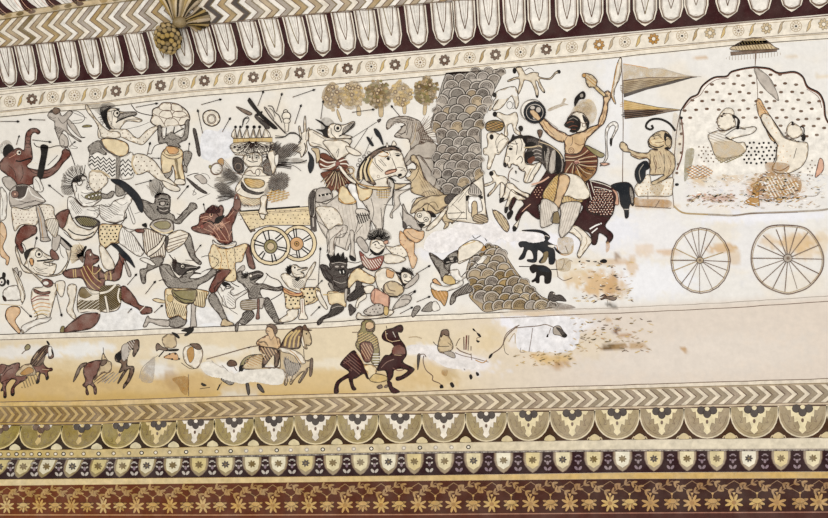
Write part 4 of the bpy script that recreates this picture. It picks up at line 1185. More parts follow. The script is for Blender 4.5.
# ------------------------------------------------------------------ the cart, its rider and the centre of the battle
run('''
@ two_wheeled_cart|cream dotted cart with two spoked wheels in the left middle of the battle|painted cart
t 200 205
p body
f kb 0 265,40 280,30 380,165 360,185 340,180
F y .6 270,42 750,10 775,140 600,140 460,140 345,172
F b 0 285,38 420,28 420,40 275,48
F b 0 460,22 690,5 690,18 460,35
g kb .65 5 290,60 740,30 760,130 560,135 480,135 350,160
h kb .4 1.5 -4 300,55 740,28 745,45 310,75
F dg .4 755,10 795,-5 805,180 790,185 765,170
F lg 0 770,20 780,20 788,150 778,150
p wheel
e y .8 680,265,125,125
e w .8 680,265,98,100
L b 1.2 643,160 655,230
L b 1.2 662,158 668,228
L b 1.2 708,240 755,208
L b 1.2 718,252 766,228
L b 1.2 710,285 760,320
L b 1.2 700,300 745,335
L b 1.2 680,312 690,362
L b 1.2 665,315 672,362
L b 1.2 610,200 640,240
e ora .7 668,268,46,46
e oc .5 668,268,16,17
e k 0 668,268,6,6
p wheel
e y .9 487,282,138,134
e w .9 487,282,112,108
L b 1.3 434,178 458,245
L b 1.3 470,172 480,240
L b 1.3 520,235 560,200
L b 1.3 528,252 575,218
L b 1.3 535,288 602,300
L b 1.3 535,302 600,322
L b 1.3 510,335 530,390
L b 1.3 495,340 502,398
L b 1.3 450,328 425,378
L b 1.3 440,318 402,355
L b 1.3 370,240 445,270
L b 1.3 372,270 440,285
e ol .8 488,286,46,48
e tn .5 488,286,26,26
@ many_headed_king|crowned king with a row of many heads, standing on the dotted cart|painted figure||1
t 200 85
p crown
f cr .5 232,370 242,300 255,365 275,300 290,365 325,300 345,365 370,300 385,365 412,300 425,365 452,300 475,370
L k .6 235,370 245,300 258,370
L k .6 262,370 278,300 295,370
L k .6 305,370 326,300 345,370
L k .6 355,370 374,300 392,370
L k .6 398,370 412,300 430,370
L k .6 438,370 455,300 480,370
e b 0 246,290,10,10
e b 0 280,290,10,10
e b 0 327,290,12,12
e b 0 374,290,12,12
e b 0 412,290,11,11
e b 0 455,290,12,12
F gl .6 230,370 500,362 500,395 230,400
L oc .6 262,370 262,398
L oc .6 300,368 300,397
L oc .6 345,366 345,396
L oc .6 390,366 390,396
L oc .6 430,366 430,396
p heads
f cr .4 228,402 500,396 505,440 490,475 430,480 420,500 380,505 330,490 240,475
e b 0 240,430,10,7
e b 0 275,430,10,7
e b 0 312,428,11,8
e b 0 355,428,11,8
e b 0 390,428,11,8
e b 0 430,426,11,8
e b 0 460,425,10,7
e b 0 488,424,8,7
h k .5 1.4 8 232,412 500,405 500,440 232,445
l b .8 230,462 260,470 300,460 340,475 380,460 420,470 460,458 500,462
e k 0 262,450,5,4
e k 0 300,450,5,4
e k 0 372,450,5,4
e k 0 445,448,5,4
t 200 85
l kb .6 240,482 300,488 340,500 420,505 480,485
s k .5 30 365,380 20 150 20 160
t 200 145
f cr .5 300,85 330,60 400,55 430,90 425,140 400,160 340,155 310,130
l k .6 310,120 350,155 400,155 425,120
f dg 0 225,100 245,80 290,95 305,140 300,190 265,195 230,160
h k .5 1.3 50 230,100 290,95 300,180 240,170
f g 0 440,110 500,80 530,120 515,200 460,205 435,160
h k .5 1.3 -50 440,110 500,90 520,130 510,200 450,200
l b .8 330,105 360,118 400,112
l b .7 320,75 345,70
l b .7 385,72 412,78
e b 0 345,85,7,5
e b 0 392,88,7,5
l kb .7 365,80 362,105 375,108
r kb .7 470,155,26,26
r kb .5 470,155,15,15
r kb .7 265,150,22,24
p body
f cr .6 320,170 350,150 430,150 440,190 480,215 500,240 480,300 510,290 490,340 470,360 460,440 440,518 410,470 430,400 330,420 280,400 250,330 250,290 290,230 300,210
l kb .9 315,190 350,175 375,200 400,165 430,175
e cr .5 400,190,16,22
f dg 0 290,250 330,300 400,325 440,320 435,335 390,345 320,325 285,290
f gl .4 305,235 350,230 440,245 440,285 390,300 330,285
h oc .7 2 20 310,240 430,250 430,285 340,280
f y .4 250,330 300,355 380,370 450,360 440,400 350,420 280,390
h ch .7 1.6 30 285,370 420,380 420,425 300,425
f cr .6 420,360 465,350 455,440 470,470 450,480 405,465 420,420
l cr 2 300,215 380,225 500,220 600,215
l k .5 300,205 380,215 500,212
p arms
s dg .75 34 440,150 60 210 -65 5
s k .6 20 450,130 40 160 -80 -20
s kb .75 26 545,250 5 85 0 360
s g .6 26 270,240 20 170 150 235
s dg .6 18 255,350 10 150 160 220
s dg .5 18 270,230 20 120 175 225
l kb .8 300,210 240,190 180,170
f cr .4 470,60 520,40 530,140 505,200 490,150
l k .5 520,130 640,140 700,180
f w_g 0 165,175 220,180 275,220 290,240 255,260 200,240 160,215
h dg .8 1.4 25 165,180 220,185 270,230 240,250 170,215
f w_g 0 100,270 160,255 235,310 260,340 240,350 180,330 110,300
h dg .8 1.5 30 105,275 160,262 240,325 230,345 130,310
f w_dg 0 110,310 170,320 230,345 250,370 220,370 150,340
f w_g 0 500,215 560,190 600,200 615,240 600,290 560,320 500,300 470,340 440,330 470,270
h dg .8 1.5 -35 480,230 560,195 610,220 600,290 550,310 480,310
f w_dg 0 505,10 540,-30 560,20 545,60 515,75
f w_g 0 540,40 600,-10 660,-10 690,20 640,60 600,90 550,100 520,90
h k .8 1.5 -45 540,30 640,-10 680,20 610,85 540,95
f w_g 0 520,90 600,95 680,90 740,120 680,130 600,125 530,120
l b 1.0 560,120 640,125 700,120 740,105
f w .4 520,75 545,70 540,130 520,140
p gold_shrub
h oc 1.0 2.4 -15 470,330 540,310 620,330 590,380 520,400 470,380
h gl 1.0 2.6 20 480,320 580,320 600,370 500,390
p arm_bands
l kb .6 250,330 280,300
l br 1.6 240,380 255,340 275,380 280,430 250,470 235,430
f br .4 240,380 275,375 285,420 265,455 235,440
@ fan_of_weapons|fan of dark swords and batons above the crowns of the many-headed king|painted weapon||2
t 200 85
p sword
f kb .4 250,150 300,165 360,195 340,210 290,185
p sword
f b .3 335,100 350,95 420,190 530,290 520,305 490,290 400,200 335,120
f b 0 380,205 430,180 425,205 390,215
p sword
f dg .3 380,225 400,215 480,285 460,300
p snake
l k .9 470,145 500,150 520,190 545,210 565,260
l k .6 480,160 505,180 520,220
f lg .4 445,160 460,160 510,230 500,240
l k .8 445,160 500,240 590,335
l k .6 515,250 600,340
p baton
e cr .7 592,185,14,14
e cr .8 597,215,30,28
e cr .6 600,248,24,18
F cr .5 586,265 615,265 610,320 590,325
p hand
l k .6 295,290 300,240 330,220 340,240 320,270
l b .9 295,280 310,235 340,230
l k .6 520,350 590,355 620,330 660,330 690,360
l b 1 520,365 580,360 620,335 670,340 700,370 680,400
@ open_hand|pale raised hand with spread fingers right of the many-headed king|painted figure part||1
t 200 85
f cr .5 690,380 685,330 680,290 690,285 700,330 715,320 715,270 722,218 730,225 735,320 745,300 755,300 750,370 735,400 740,450 700,500 690,470 640,450 690,400
l k .5 700,330 705,380
l k .5 735,320 730,380
l k 1 720,400 730,440 710,490
f nv .3 745,460 760,470 785,510 785,570 760,610 745,560 755,510
h dg .6 1.6 -40 600,450 690,420 690,470 600,500
@ beaked_rider|long-beaked demon rider in striped brown skirt astride the pale horse|painted figure||2
t 300 70
p hair
f w_g 0 150,340 200,330 240,370 200,380 190,430 150,420
f b 0 105,340 150,355 185,385 230,375 200,400 195,470 170,460 150,430 110,410 160,410 170,390
f b 0 180,470 195,440 215,470 195,475
p body
f cr .6 200,390 230,370 300,380 370,355 378,380 350,410 290,440 360,460 330,475 240,475 200,465 190,430
f g 0 300,400 370,360 378,378 340,420 300,440
r b .9 262,400,24,26
e b 0 262,402,11,12
l b 1.2 270,458 320,430 375,370
l k .6 215,400 220,440 250,470
l k .5 290,445 330,450 365,462
f cr .6 75,410 140,440 200,470 330,475 360,490 330,540 320,590 290,620 230,610 190,560 130,530 70,520 60,440
l k .5 90,430 190,490
l k .5 80,500 150,520
t 300 140
l kb .6 190,20 240,100 270,120
l kb .6 240,90 300,90 320,40 340,20
f cr .6 160,10 260,0 330,20 350,80 280,130 255,140 200,70
l k .5 250,90 270,60 260,120
f cr .5 320,40 420,90 400,110 340,90
f wh .6 330,310 380,305 400,370 440,440 470,480 480,500 450,515 400,500 390,430 350,370
p skirt
f nt .5 140,100 180,95 250,140 300,120 340,180 310,200 270,180 230,210 150,200 130,160
l cr 1.3 140,130 190,155 250,150
l cr 1.2 140,165 190,185 250,160
l cr 1.2 150,200 200,195 255,165
l cr 1.2 270,150 310,135 330,140
l cr 1.2 270,165 320,165 340,180
l dk .7 140,118 190,140 250,142
f nt .5 145,230 230,210 290,190 340,210 330,270 350,300 310,310 290,380 240,340 200,370 180,290
s tn .8 12 258,185 25 170 30 140
s dk .7 14 258,185 25 165 30 140
e rd .3 262,165,16,18
r kb .8 348,215,22,22
f tn .5 80,60 130,60 140,130 115,160 110,100
p saddle_cloth
f y .5 275,330 310,320 350,370 390,430 340,445 280,430 265,400
l oc 1.0 270,400 310,440 370,430 390,420
f lg .6 120,340 200,335 225,400 150,430 110,420
l b 2 130,385 215,370
L cr 1 145,375 150,390
L cr 1 175,372 180,388
L cr 1 200,370 205,382
f y .5 390,290 420,330 500,340 480,400 420,420 400,370
f cr .5 265,180 290,185 330,240 390,290 370,300 310,250
@ spear|long thin spear pointing up right from the beaked rider|painted weapon||2
t 300 70
L k .5 320,495 530,360
f dg .3 535,345 560,338 552,358 540,362
L k .5 350,580 470,400
L k .5 440,600 500,460
@ pale_horse|pale grey horse with a striped brown mane rearing to the right under the beaked rider|painted horse||1
t 300 140
p tail
f pg .6 60,400 90,345 130,340 150,360 110,370 105,518 70,518
f dg 0 65,400 90,350 105,360 100,420 95,518 75,518
p body
f pg .5 110,420 180,440 260,380 330,330 420,290 450,230 500,160 560,120 620,80 680,90 720,160 740,190 720,235 690,250 650,235 610,250 650,300 640,380 600,440 580,518 575,600 560,640 540,640 520,600 490,560 480,650 440,700 350,710 330,760 280,740 200,700 120,560
t 300 205
f pg .4 190,180 270,140 330,150 300,220 240,230 240,300 230,350 200,345 190,290
l k .5 120,110 200,185 185,330
l k .5 300,170 210,240 205,330
l k .5 330,190 260,220 240,310
l k .5 340,200 310,310
f pg .4 345,180 375,190 375,300 385,380 345,370 350,290
l k .5 385,200 430,140
f b .2 340,350 360,350 385,370 382,388 350,380
f b .2 185,345 200,340 215,375 205,385
t 300 140
l k .5 390,440 400,560 380,640
l k .5 490,400 510,500 480,600
h w_ch .4 3.4 80 270,420 400,440 480,520 460,640 300,640
l k .5 130,440 200,540 260,580
g ch .55 5 140,450 240,440 300,560 240,620 160,560
l k .5 280,640 270,720
l k .5 380,650 370,700
l kb .6 300,600 240,680 230,760
t 300 140
l k .5 580,445 640,450 680,450
f pg .4 650,355 720,345 780,330 690,380 690,450 640,500 640,540 620,520 650,450
l b .9 600,250 650,290 640,380 640,450
p head
t 340 130 8.28
f cr .7 250,260 290,205 330,180 400,165 480,170 515,200 530,250 545,300 560,340 540,380 500,400 470,380 430,385 400,400 390,430 400,480 310,500 260,420 230,330
f b 0 385,235 400,225 415,240 400,252
l b .7 370,235 390,220 420,228
f b 0 460,210 480,203 500,212 480,220
l b .6 455,200 480,195 505,205
l k .5 320,250 370,300
l k .5 335,240 385,300
l k .6 430,230 470,330
l k .5 410,180 420,215
l k .5 440,330 490,310 540,320
f pk .4 375,350 410,330 470,325 460,345 410,365 380,370
l nt .8 375,350 420,335 470,328
l nt .7 385,370 430,355 465,345
f b 0 480,370 505,360 515,375 490,388
l b 1.0 395,385 430,400 465,425
l b .8 400,400 440,420 440,440
l k .5 500,340 530,330 545,345
l k .6 290,230 300,280 360,340
l kb .5 270,260 300,300 350,350
r kb .4 318,385,10,11
l oc .8 330,190 370,180 405,205
l oc .7 320,210 360,220 400,212
p mane
f kb .5 140,400 150,330 180,270 240,205 300,165 350,140 420,130 480,145 510,180 460,165 400,170 350,175 300,210 260,250 235,310 240,360 300,450 240,440 190,400 160,420
l y 2.2 175,410 175,330 200,275 245,215
l y 2.0 225,420 205,340 215,290 235,240
l gl 1.6 275,430 240,360 240,310 270,240
l b 1.4 160,400 160,330 190,270 245,210
l b 1.2 205,410 190,340 200,290 225,240
l b 1.2 255,425 225,360 225,300 255,235
l b 1.6 320,160 380,140 440,135 490,155
l b .8 340,150 360,175 400,190
l k .6 380,150 390,105 405,150
f cr .5 430,130 445,90 470,125
f cr .4 385,140 388,105 402,140
l k .5 240,430 300,415 390,390
r k .5 200,220,14,12
r k .5 165,250,14,14
r k .5 150,290,12,14
r k .5 240,190,14,10
p bridle
f y .5 140,430 200,455 290,470 410,470 415,485 300,495 220,475 160,450
l oc .7 150,440 230,465 400,477
l kb .7 395,400 400,450 410,513
l k .6 410,430 420,513
h gl .9 2.4 0 310,500 410,495 400,560 320,560
h kb .4 2.4 90 310,500 410,495 400,560 320,560
p scroll
r tn 1.4 90,335,30,26
l tn 1.6 110,350 120,400 160,440
l kb .5 60,330 70,310 100,300 122,320
l kb .5 75,350 100,390 140,430
p hoof_blanket
t 300 205
f cr .4 110,20 200,10 260,40 300,130 250,140 200,170 150,100
g ch .6 5.5 120,30 250,40 290,130 200,160
f pg .5 390,30 440,25 480,50 470,70 395,65
h b .9 2.2 70 395,60 470,60 475,105 400,130
l k .5 460,0 500,160 480,180
l k .5 560,20 570,170
@ battle_axe|black double axe head between the beaked rider and the elephant|painted weapon||2
t 300 70
f nv .3 510,410 525,405 550,430 570,480 575,520 545,470 525,450
f nv .3 460,465 480,470 510,520 490,520
@ grey_elephant|grey elephant with curled trunk leaning over the horse's head beside the scaly mountain|painted animal
t 300 70
p body
f ea .5 595,380 610,345 660,325 730,318 790,335 828,355 850,400 880,450 920,490 930,560 960,620 970,690 1000,760 960,850 940,860 900,820 860,760 820,690 780,640 740,660 720,640 760,560 750,480 690,470 650,455 700,400 720,370 660,365 620,400 600,410
h ch .5 1.8 60 770,380 860,420 900,500 930,600 880,600 800,520
h ch .5 2 30 610,350 730,325 780,345 700,365 630,385
l k .6 700,390 730,380 730,420 690,450 655,460
l k .5 780,360 770,450 750,500
l ta 1.0 800,370 790,470 760,520
l k .4 830,560 900,590 940,640
s kb .4 30 770,470 60 230 -60 40
h kb .45 1.9 75 730,330 830,370 900,470 930,590 860,560 780,440
l k .6 660,345 720,335 780,350
l k .5 640,360 690,350 730,360
e b 0 700,392,8,6
l k .6 670,430 700,440 730,430
l k .6 735,350 745,400 735,450
l k .4 690,455 700,470
t 400 130
f ea .4 0,250 60,150 120,100 200,80 250,100 270,160 200,200 130,180 80,190 30,240
f ea .4 100,190 150,185 220,290 250,300 240,390 200,370 150,290
l k .4 130,180 220,290
@ tan_bear|tan round-eared bear falling head-first below the grey elephant|painted animal||1
t 400 130
p body
f tn .6 40,290 70,270 110,270 105,230 75,210 80,175 110,180 140,240 170,330 230,390 290,430 330,490 310,540 250,580 180,560 130,590 80,540 120,470 170,460 80,430 70,370 -10,410 -60,400 -60,370 20,370 80,365 40,330
e w .4 50,300,26,26
r k .6 72,285,12,14
e k 0 72,286,6,7
l k .6 80,355 110,320 130,270
l k .5 80,500 110,470 200,460
l k .6 180,500 200,480 230,510
h kb .4 2.2 60 110,200 170,330 230,390 320,480 280,540 190,500 140,360
l k .5 150,440 200,420 260,450
l k .5 30,345 60,350 75,340
l k .5 40,310 45,330
l k .6 110,230 130,260 120,300
h ta .5 2 50 150,330 290,440 280,520 160,440
t 400 195
f tn .5 75,105 120,50 200,10 290,0 370,0 330,70 260,110 240,100 190,60 130,100 80,130
f dg 0 305,20 350,-10 385,0 340,60 315,60
l k .5 190,110 200,60 240,50 265,90
''')
run('''
@ tumbling_demon|goggle-eyed demon tumbling upside down under the tan bear|painted figure||1
t 400 195
p hair
f b .2 165,100 180,110 210,110 235,125 250,150 215,150
f b 0 155,90 165,90 175,115 160,115
p body
f cr .5 100,150 130,110 190,115 215,150 210,190 180,220 140,225 130,190
r b .7 135,140,16,15
r b .7 180,168,16,15
e b 0 137,143,6,6
e b 0 180,170,6,6
l b 1.0 120,175 140,190 170,190
f b 0 115,205 150,195 175,205 150,225 125,220
f cr .5 200,210 260,150 300,100 330,90 310,130 260,200 210,240 180,245
f lg .5 20,60 50,120 100,160 130,210 150,240 100,240 60,210 40,230 20,200
f dg 0 20,180 45,200 45,235 20,225
l k .6 0,50 40,120 80,140
l k .5 0,120 20,180
f po .5 30,240 80,230 130,250 165,250 160,300 110,330 60,300 30,280
l kb .6 50,250 90,290 150,310
l kb .6 30,270 80,320 110,330
@ twig_hand|olive clawed hand beside the little temple, above the long white patch|painted figure part
t 400 195
f tn .5 290,170 300,130 370,140 440,165 470,150 440,180 380,180 360,200 345,185 330,220 300,235 310,200
l k .5 300,180 360,190 440,175
@ bearded_bowman|bearded horned man with outstretched arm in spotted sleeves, in the centre under the pale horse|painted figure||2
t 300 205
p hair
f b 0 480,235 475,200 500,215 510,175 525,210 545,175 560,205 590,180 590,215 620,220 600,245 560,240 520,235
f w_g 0 470,220 500,170 560,160 620,190 620,240
p body
f cr .6 490,245 530,235 585,260 580,310 550,340 510,335 485,310
l b 1 500,265 530,250 550,270
s b .5 40 540,240 20 85 180 350
l k .6 500,330 480,350
l kb .6 520,290 545,300 570,290
l kb .5 600,270 620,260
l k .5 620,310 680,300 740,310
l k .5 410,240 440,270 460,310
l k .5 610,370 660,360 700,380
l b .9 555,280 580,285
e b 0 520,275,6,5
f b 0 485,300 510,320 540,330 580,300 570,335 530,350 500,335
l w .9 515,310 545,318
f pk .4 580,250 610,245 605,265 585,270
f lg .5 395,230 420,220 450,250 475,300 460,330 430,310 395,260
f cr .5 590,285 640,290 700,275 750,300 760,340 720,360 650,380 600,400 580,370 640,350
g kb .5 5 600,295 740,300 740,340 600,330
f cr .5 580,345 650,340 730,370 700,395 630,405 585,395
f rd .5 410,320 440,340 480,370 560,350 580,360 560,420 520,450 460,440 430,400
h cr .8 2.2 55 430,340 480,380 560,370 540,430 450,430
l k .9 440,420 500,455 560,430
t 300 265
f y .6 350,60 400,20 440,40 470,60 520,90 500,130 430,120 390,110 340,160 330,120
f cr .5 440,160 480,140 515,150 500,190 450,200 400,240 385,290 400,290 410,260 460,220
p orange_scarf
t 400 195
f po .4 0,250 30,270 60,310 100,330 100,400 120,440 100,500 80,500 60,430 40,380 0,330
g rd .6 5 0,300 50,320 60,380 80,430 40,380 0,350
@ dark_grey_demon|dark grey demon with black flame hair kneeling in a cream loincloth, in the lower centre|painted figure||1
t 300 205
p hair
f b .2 195,340 215,360 235,325 245,350 265,330 280,355 300,325 310,370 325,360 325,400 260,385 210,400 205,370
p body
f dg .5 205,400 260,380 322,400 325,440 380,430 430,410 440,430 380,460 335,475 330,518 320,580 250,580 215,540 170,500 140,430 150,410 190,420 210,450
l k .6 220,430 260,420 310,440
f b 0 265,450 300,440 320,460 310,480 280,475
l w 1.0 275,455 280,472
l w 1.0 300,452 303,470
e lg .3 255,425,16,8
e lg .3 295,425,12,7
l k .7 330,390 380,400 420,390
s b .5 20 260,410 15 80 200 340
l b .7 240,445 255,450 270,445
l b .7 288,442 305,440
l lg .6 220,405 270,395 320,405
l dk .6 170,430 200,470 230,500
l dk .6 250,500 300,495 320,480
l lg .5 230,520 280,540 320,530
t 300 265
f dg .5 160,30 215,70 230,110 260,150 310,165 340,150 340,200 280,180 240,175 215,130
f g .4 195,130 215,120 240,165 260,180 220,170
f dg .5 220,280 260,265 300,275 300,310 260,340 210,360 165,375 150,400 125,415 120,390 150,360 200,330
f dg .6 330,220 380,170 390,140 440,145 455,175 430,215 380,240 335,250
h b .6 1.4 30 340,220 400,160 440,160 440,200 380,235
h b .6 1.4 70 215,300 290,280 290,310 200,360
l lg .5 220,300 260,285 300,285
f dg .4 350,270 370,290 388,310 350,350 340,320 335,280
f dg 0 390,110 430,120 420,150 390,150
p loincloth
f y .5 190,190 240,180 300,190 330,180 320,240 315,290 260,265 220,275 200,260
l k .5 200,195 300,190
f cr .5 110,190 130,175 160,230 190,290 180,305 140,260
l gl 1 160,205 200,205
f lg .4 310,170 330,170 320,250 310,250
@ leopard_skirt_demon|pale curly-haired demon shouting in a black-spotted skirt, under the right cart wheel|painted figure||1
t 200 205
p hair
f b 0 595,440 620,420 635,430 630,470 610,480
p body
f cr .5 630,425 660,410 690,430 740,430 735,445 700,460 720,480 710,500 670,500 640,480
e b 0 655,432,7,7
l b 1.0 670,450 700,440 735,435
l b .8 690,460 720,470
s b .6 18 625,450 10 40 120 290
l k .5 640,425 665,418 690,432
l k .4 650,470 670,480 700,475
l k .4 720,435 735,440
l k .5 605,360 650,340 690,360
t 200 265
f cr .5 560,70 590,55 630,75 670,90 720,85 760,20 790,-20 800,-10 770,60 735,110 720,160 690,180 620,160 570,100
h k .5 1.4 40 640,95 720,110 710,160 650,150
f b 0 660,90 690,80 680,110 660,105
l k .5 740,100 800,100
f cr .6 600,320 640,300 680,310 670,360 620,390 560,395 545,380 600,340
p skirt
f ora .5 575,155 610,170 680,195 740,170 735,190 690,215 610,210 580,190
l rd .8 580,165 640,200 735,180
f y .5 585,195 640,215 720,210 720,160 800,155 828,165 828,220 790,260 720,280 690,300 600,300 590,240
g b 1.0 4.6 595,215 700,220 690,290 605,290
g b 1.1 4.6 730,170 820,165 820,215 780,250 730,270
t 300 265
f y .5 0,165 60,155 110,165 110,230 70,260 30,275 20,200
g b 1.1 4.6 30,170 105,165 100,225 60,255 30,265
t 200 265
f cr .5 690,240 720,235 725,320 745,370 710,375 680,370 695,320
l kb .6 690,240 695,320 680,370
l rd .6 705,240 710,330
@ curly_haired_demon|tan curly-haired demon crouching with arms folded in a pink wrap, lower centre|painted figure||3
t 300 265
p hair
f b .3 680,65 655,45 700,50 710,15 740,30 775,50 785,75 760,60 720,50 700,70
f b 0 690,75 700,100 720,130 750,120 770,90 765,130 730,150 690,120
p body
f cr .5 700,55 740,50 770,75 765,110 730,130 705,110
r k .6 728,75,12,11
e b 0 730,76,5,5
l b 1 720,105 745,115 765,105
l k .5 755,80 770,95
s b .5 24 735,70 35 60 160 340
l k .5 640,50 670,90 690,140
l k .5 540,80 580,60 620,70
l oc .7 530,90 560,130 570,170
l kb .8 560,180 610,215 680,225
l k .5 610,150 640,140 680,150
l k .5 590,190 620,180 640,200
f cr .6 520,60 580,20 640,30 680,80 710,150 690,200 640,220 580,210 540,160
f tn .6 575,150 600,120 640,110 690,130 720,170 690,210 640,215 590,200
l kb 1 580,140 600,190 650,200
l kb 1 600,130 620,170 660,180
l b 1.1 560,160 600,205 660,220 690,205
f lg .5 690,230 720,205 760,210 770,235 745,270 700,290 660,300 640,310 650,280
l k .6 700,240 740,235 760,245
f lg .5 720,150 780,90 815,60 820,90 790,130 740,160
f ora .3 600,30 650,50 640,90 600,80
p wrap
f pk .5 520,160 560,180 620,220 610,310 590,320 560,280 520,270 495,250 490,200
l br 1 615,220 612,300
l br .7 520,170 510,260
f lg .5 440,320 500,280 540,265 580,280 585,320 540,345 470,345
g k .7 4 450,325 540,270 575,290 540,335
f cr .6 390,365 400,330 420,335 440,350 560,345 610,310 650,320 620,350 560,365 430,375
f gl .4 580,290 610,290 610,340 585,345
@ lunging_grey_demon|grey demon in a white and orange skirt lunging right against the lower rock|painted figure
t 400 195
p body
f g .5 200,400 250,420 290,450 320,430 340,410 400,380 395,420 400,460 350,480 340,540 290,560 260,520 230,470
h k .5 1.5 55 210,410 290,460 330,540 270,520
f b 0 300,450 330,430 360,440 385,420 390,450 340,475 310,480
e lg .3 355,440,14,10
l lg .8 320,465 370,455
l k .5 230,430 270,470 300,520
l b .8 345,430 370,425 390,430
l k .5 320,500 340,520
l b .7 330,450 360,465 390,455
t 400 255
f g .5 210,0 290,40 320,100 345,110 330,130 300,150 290,180 270,110 230,50
f g .5 430,220 470,195 510,200 515,230 480,260 430,275 390,290 380,320 350,345 345,320 365,265
h k .7 1.6 60 370,260 470,200 500,230 390,290
f g .4 150,380 190,335 225,325 225,385 160,390
f g .5 80,410 100,360 130,350 140,370 110,410 90,430
f w .4 225,330 250,320 275,360 270,380 225,385
p skirt
f ora .5 225,170 250,165 290,215 270,220 230,190
f gl .4 310,140 370,150 380,200 320,200 295,175
f w .5 220,190 300,215 380,200 430,170 430,210 360,240 290,255 220,235
f oc .5 215,235 260,250 330,255 310,350 280,320 235,290
h ora 1 3 60 220,240 320,260 300,330 240,290
p raised_arm
f w .3 345,110 400,100 420,150 440,130 480,90 540,30 580,0 600,20 530,90 440,165 400,180 360,150
l k .6 420,155 480,95 550,30
@ long_sleeved_arm|long pale sleeved arm reaching up to the lower rock, under the white patch|painted figure part
t 400 195
f cr .5 400,380 440,340 500,310 550,320 580,350 560,390 500,430 440,460 400,470
l k .6 410,460 490,430 560,375
l gl .8 430,350 520,320
f oc .3 560,380 590,350 600,420 580,450
l b .7 500,280 520,300 560,280 580,290 600,320
''')
# ------------------------------------------------------------------ mountain, trees, warrior and pavilion
def scales(name, label, O, r, sx, sy, base, keys, grain):
    P = Part(WALL, 2e-4); P.fill(O, base, .5); row = 0
    y = min(p[1] for p in O) + 2; y1 = max(p[1] for p in O); x0 = min(p[0] for p in O)
    while y < y1 + r * .3:
        x = x0 + (sx * .5 if row % 2 else 0)
        while x < max(p[0] for p in O):
            jx, jy, rr = x + random.uniform(-1, 1) * sx * .16, y + random.uniform(-1, 1) * sy * .22, r * random.uniform(.85, 1.18)
            if inside(jx, jy, O):
                a0 = random.uniform(-.25, .25)
                E = [(jx + rr * math.cos(t), jy - rr * .92 * math.sin(t)) for t in [a0 - .35 + (math.pi + .7) * i / 14 for i in range(15)]]
                E = [(max(min(u, x0 + 999), x0), v) for u, v in E]
                E = [p if inside(p[0], p[1], O) else (p[0] + (jx - p[0]) * .45, p[1] + (jy - p[1]) * .45) for p in E]
                P.fill(E + [p for p in ((jx - rr * .6, jy + rr * .9), (jx + rr * .6, jy + rr * .9)) if inside(p[0], p[1], O)], random.choice(keys))
                if random.random() < .75: P.hatch([(jx + (p[0] - jx) * .7, jy + (p[1] - jy) * .7) for p in E], 'k', .35, grain, random.uniform(20, 70))
                for f_, kk, w_ in ((1.0, 'b', .8), (.86, 'lg', 1.1), (.72, 'k', .45)) + (((.5, 'k', .45), (.32, 'k', .4)) if random.random() < .55 else ()):
                    P.line([(jx + (p[0] - jx) * f_, jy + (p[1] - jy) * f_) for p in E], kk, w_)
            x += sx
        y += sy; row += 1
    o = P.build(name); tag(o, label, 'painted mountain'); return o
scales('scaly_mountain', 'tall grey mountain of overlapping fan-shaped rocks in the upper middle of the wall',
       [(446,73),(456,72),(470,71.5),(482,70),(490,71),(497,69),(503,69),(501,78),(495.5,88),(491,98),(486.5,110),(483,119),(481.3,131),(481.4,150),(482,176),(466,188.5),(448.5,201),(441,189),(435.5,178),(434,166),(432.6,157.5),(438,144),(434.8,131),(430,127),(432,118),(436,108),(439,95),(442,84)],
       7.4, 11.6, 8.0, 'g', ['ch', 'ch', 'g', 'ea', 'ta', 'lg'], 1.0)
scales('fallen_rock', 'olive brown heap of fan-shaped rocks under the green elephants, on the double line',
       catmull([(470,259),(480,253),(492,245),(502,249),(510,262),(520,276),(531,286),(541,296),(550,300),(556,305),(545,309),(520,310),(504,309),(486,312),(478,306),(469,296),(473,288),(466,276)], True),
       7.8, 11.0, 7.4, 'ta', ['tn', 'ta', 'st', 'ch', 'ta'], 1.0)
def tree(cx, cy, rx, ry, keys, label, stem=None, blobs=26, rings=6, clip=.95):
    P = Part(WALL, 3e-4); C_ = Part(WALL, 8e-4); P.keyed = C_.keyed = True
    for k in range(3): C_.fill(ell(cx + random.uniform(-.2, .2) * rx, cy + random.uniform(-.2, .2) * ry, rx * random.uniform(.7, .95), ry * random.uniform(.7, .95), 0, 16), 'w_' + keys[k % len(keys)])
    for k in range(blobs):
        a, d = random.uniform(0, 6.28), math.sqrt(random.random()) * clip; x, y = cx + d * rx * math.cos(a), cy + d * ry * math.sin(a)
        C_.fill(catmull([(x + random.uniform(1.2, 2.6) * math.cos(t), y + random.uniform(1.0, 2.2) * math.sin(t)) for t in (0, 1.2, 2.4, 3.6, 5)], True, 3), random.choice(keys))
        if k % 2: C_.line(ell(x, y, 1.4, 1.0, a, 7), 'kb' if k % 4 else 'gd', .3, True)
    for k in range(rings):
        a, d = random.uniform(0, 6.28), math.sqrt(random.random()) * .85; x, y = cx + d * rx * math.cos(a), cy + d * ry * math.sin(a)
        C_.fill(ell(x, y, 2.0, 2.0, 0, 10), 'kb'); C_.fill(ell(x, y, 1.2, 1.2, 0, 9), 'tn')
    base = WALL.at(cx, cy + ry)
    root = bpy.data.objects.new('round_tree', None); root.location = base; COL.objects.link(root)
    if stem: P.fill(catmull(stem, True), 'tn', .3); P.build('trunk', root, base)
    C_.build('crown', root, base)
    tag(root, label, 'painted tree', 'row of small painted trees')
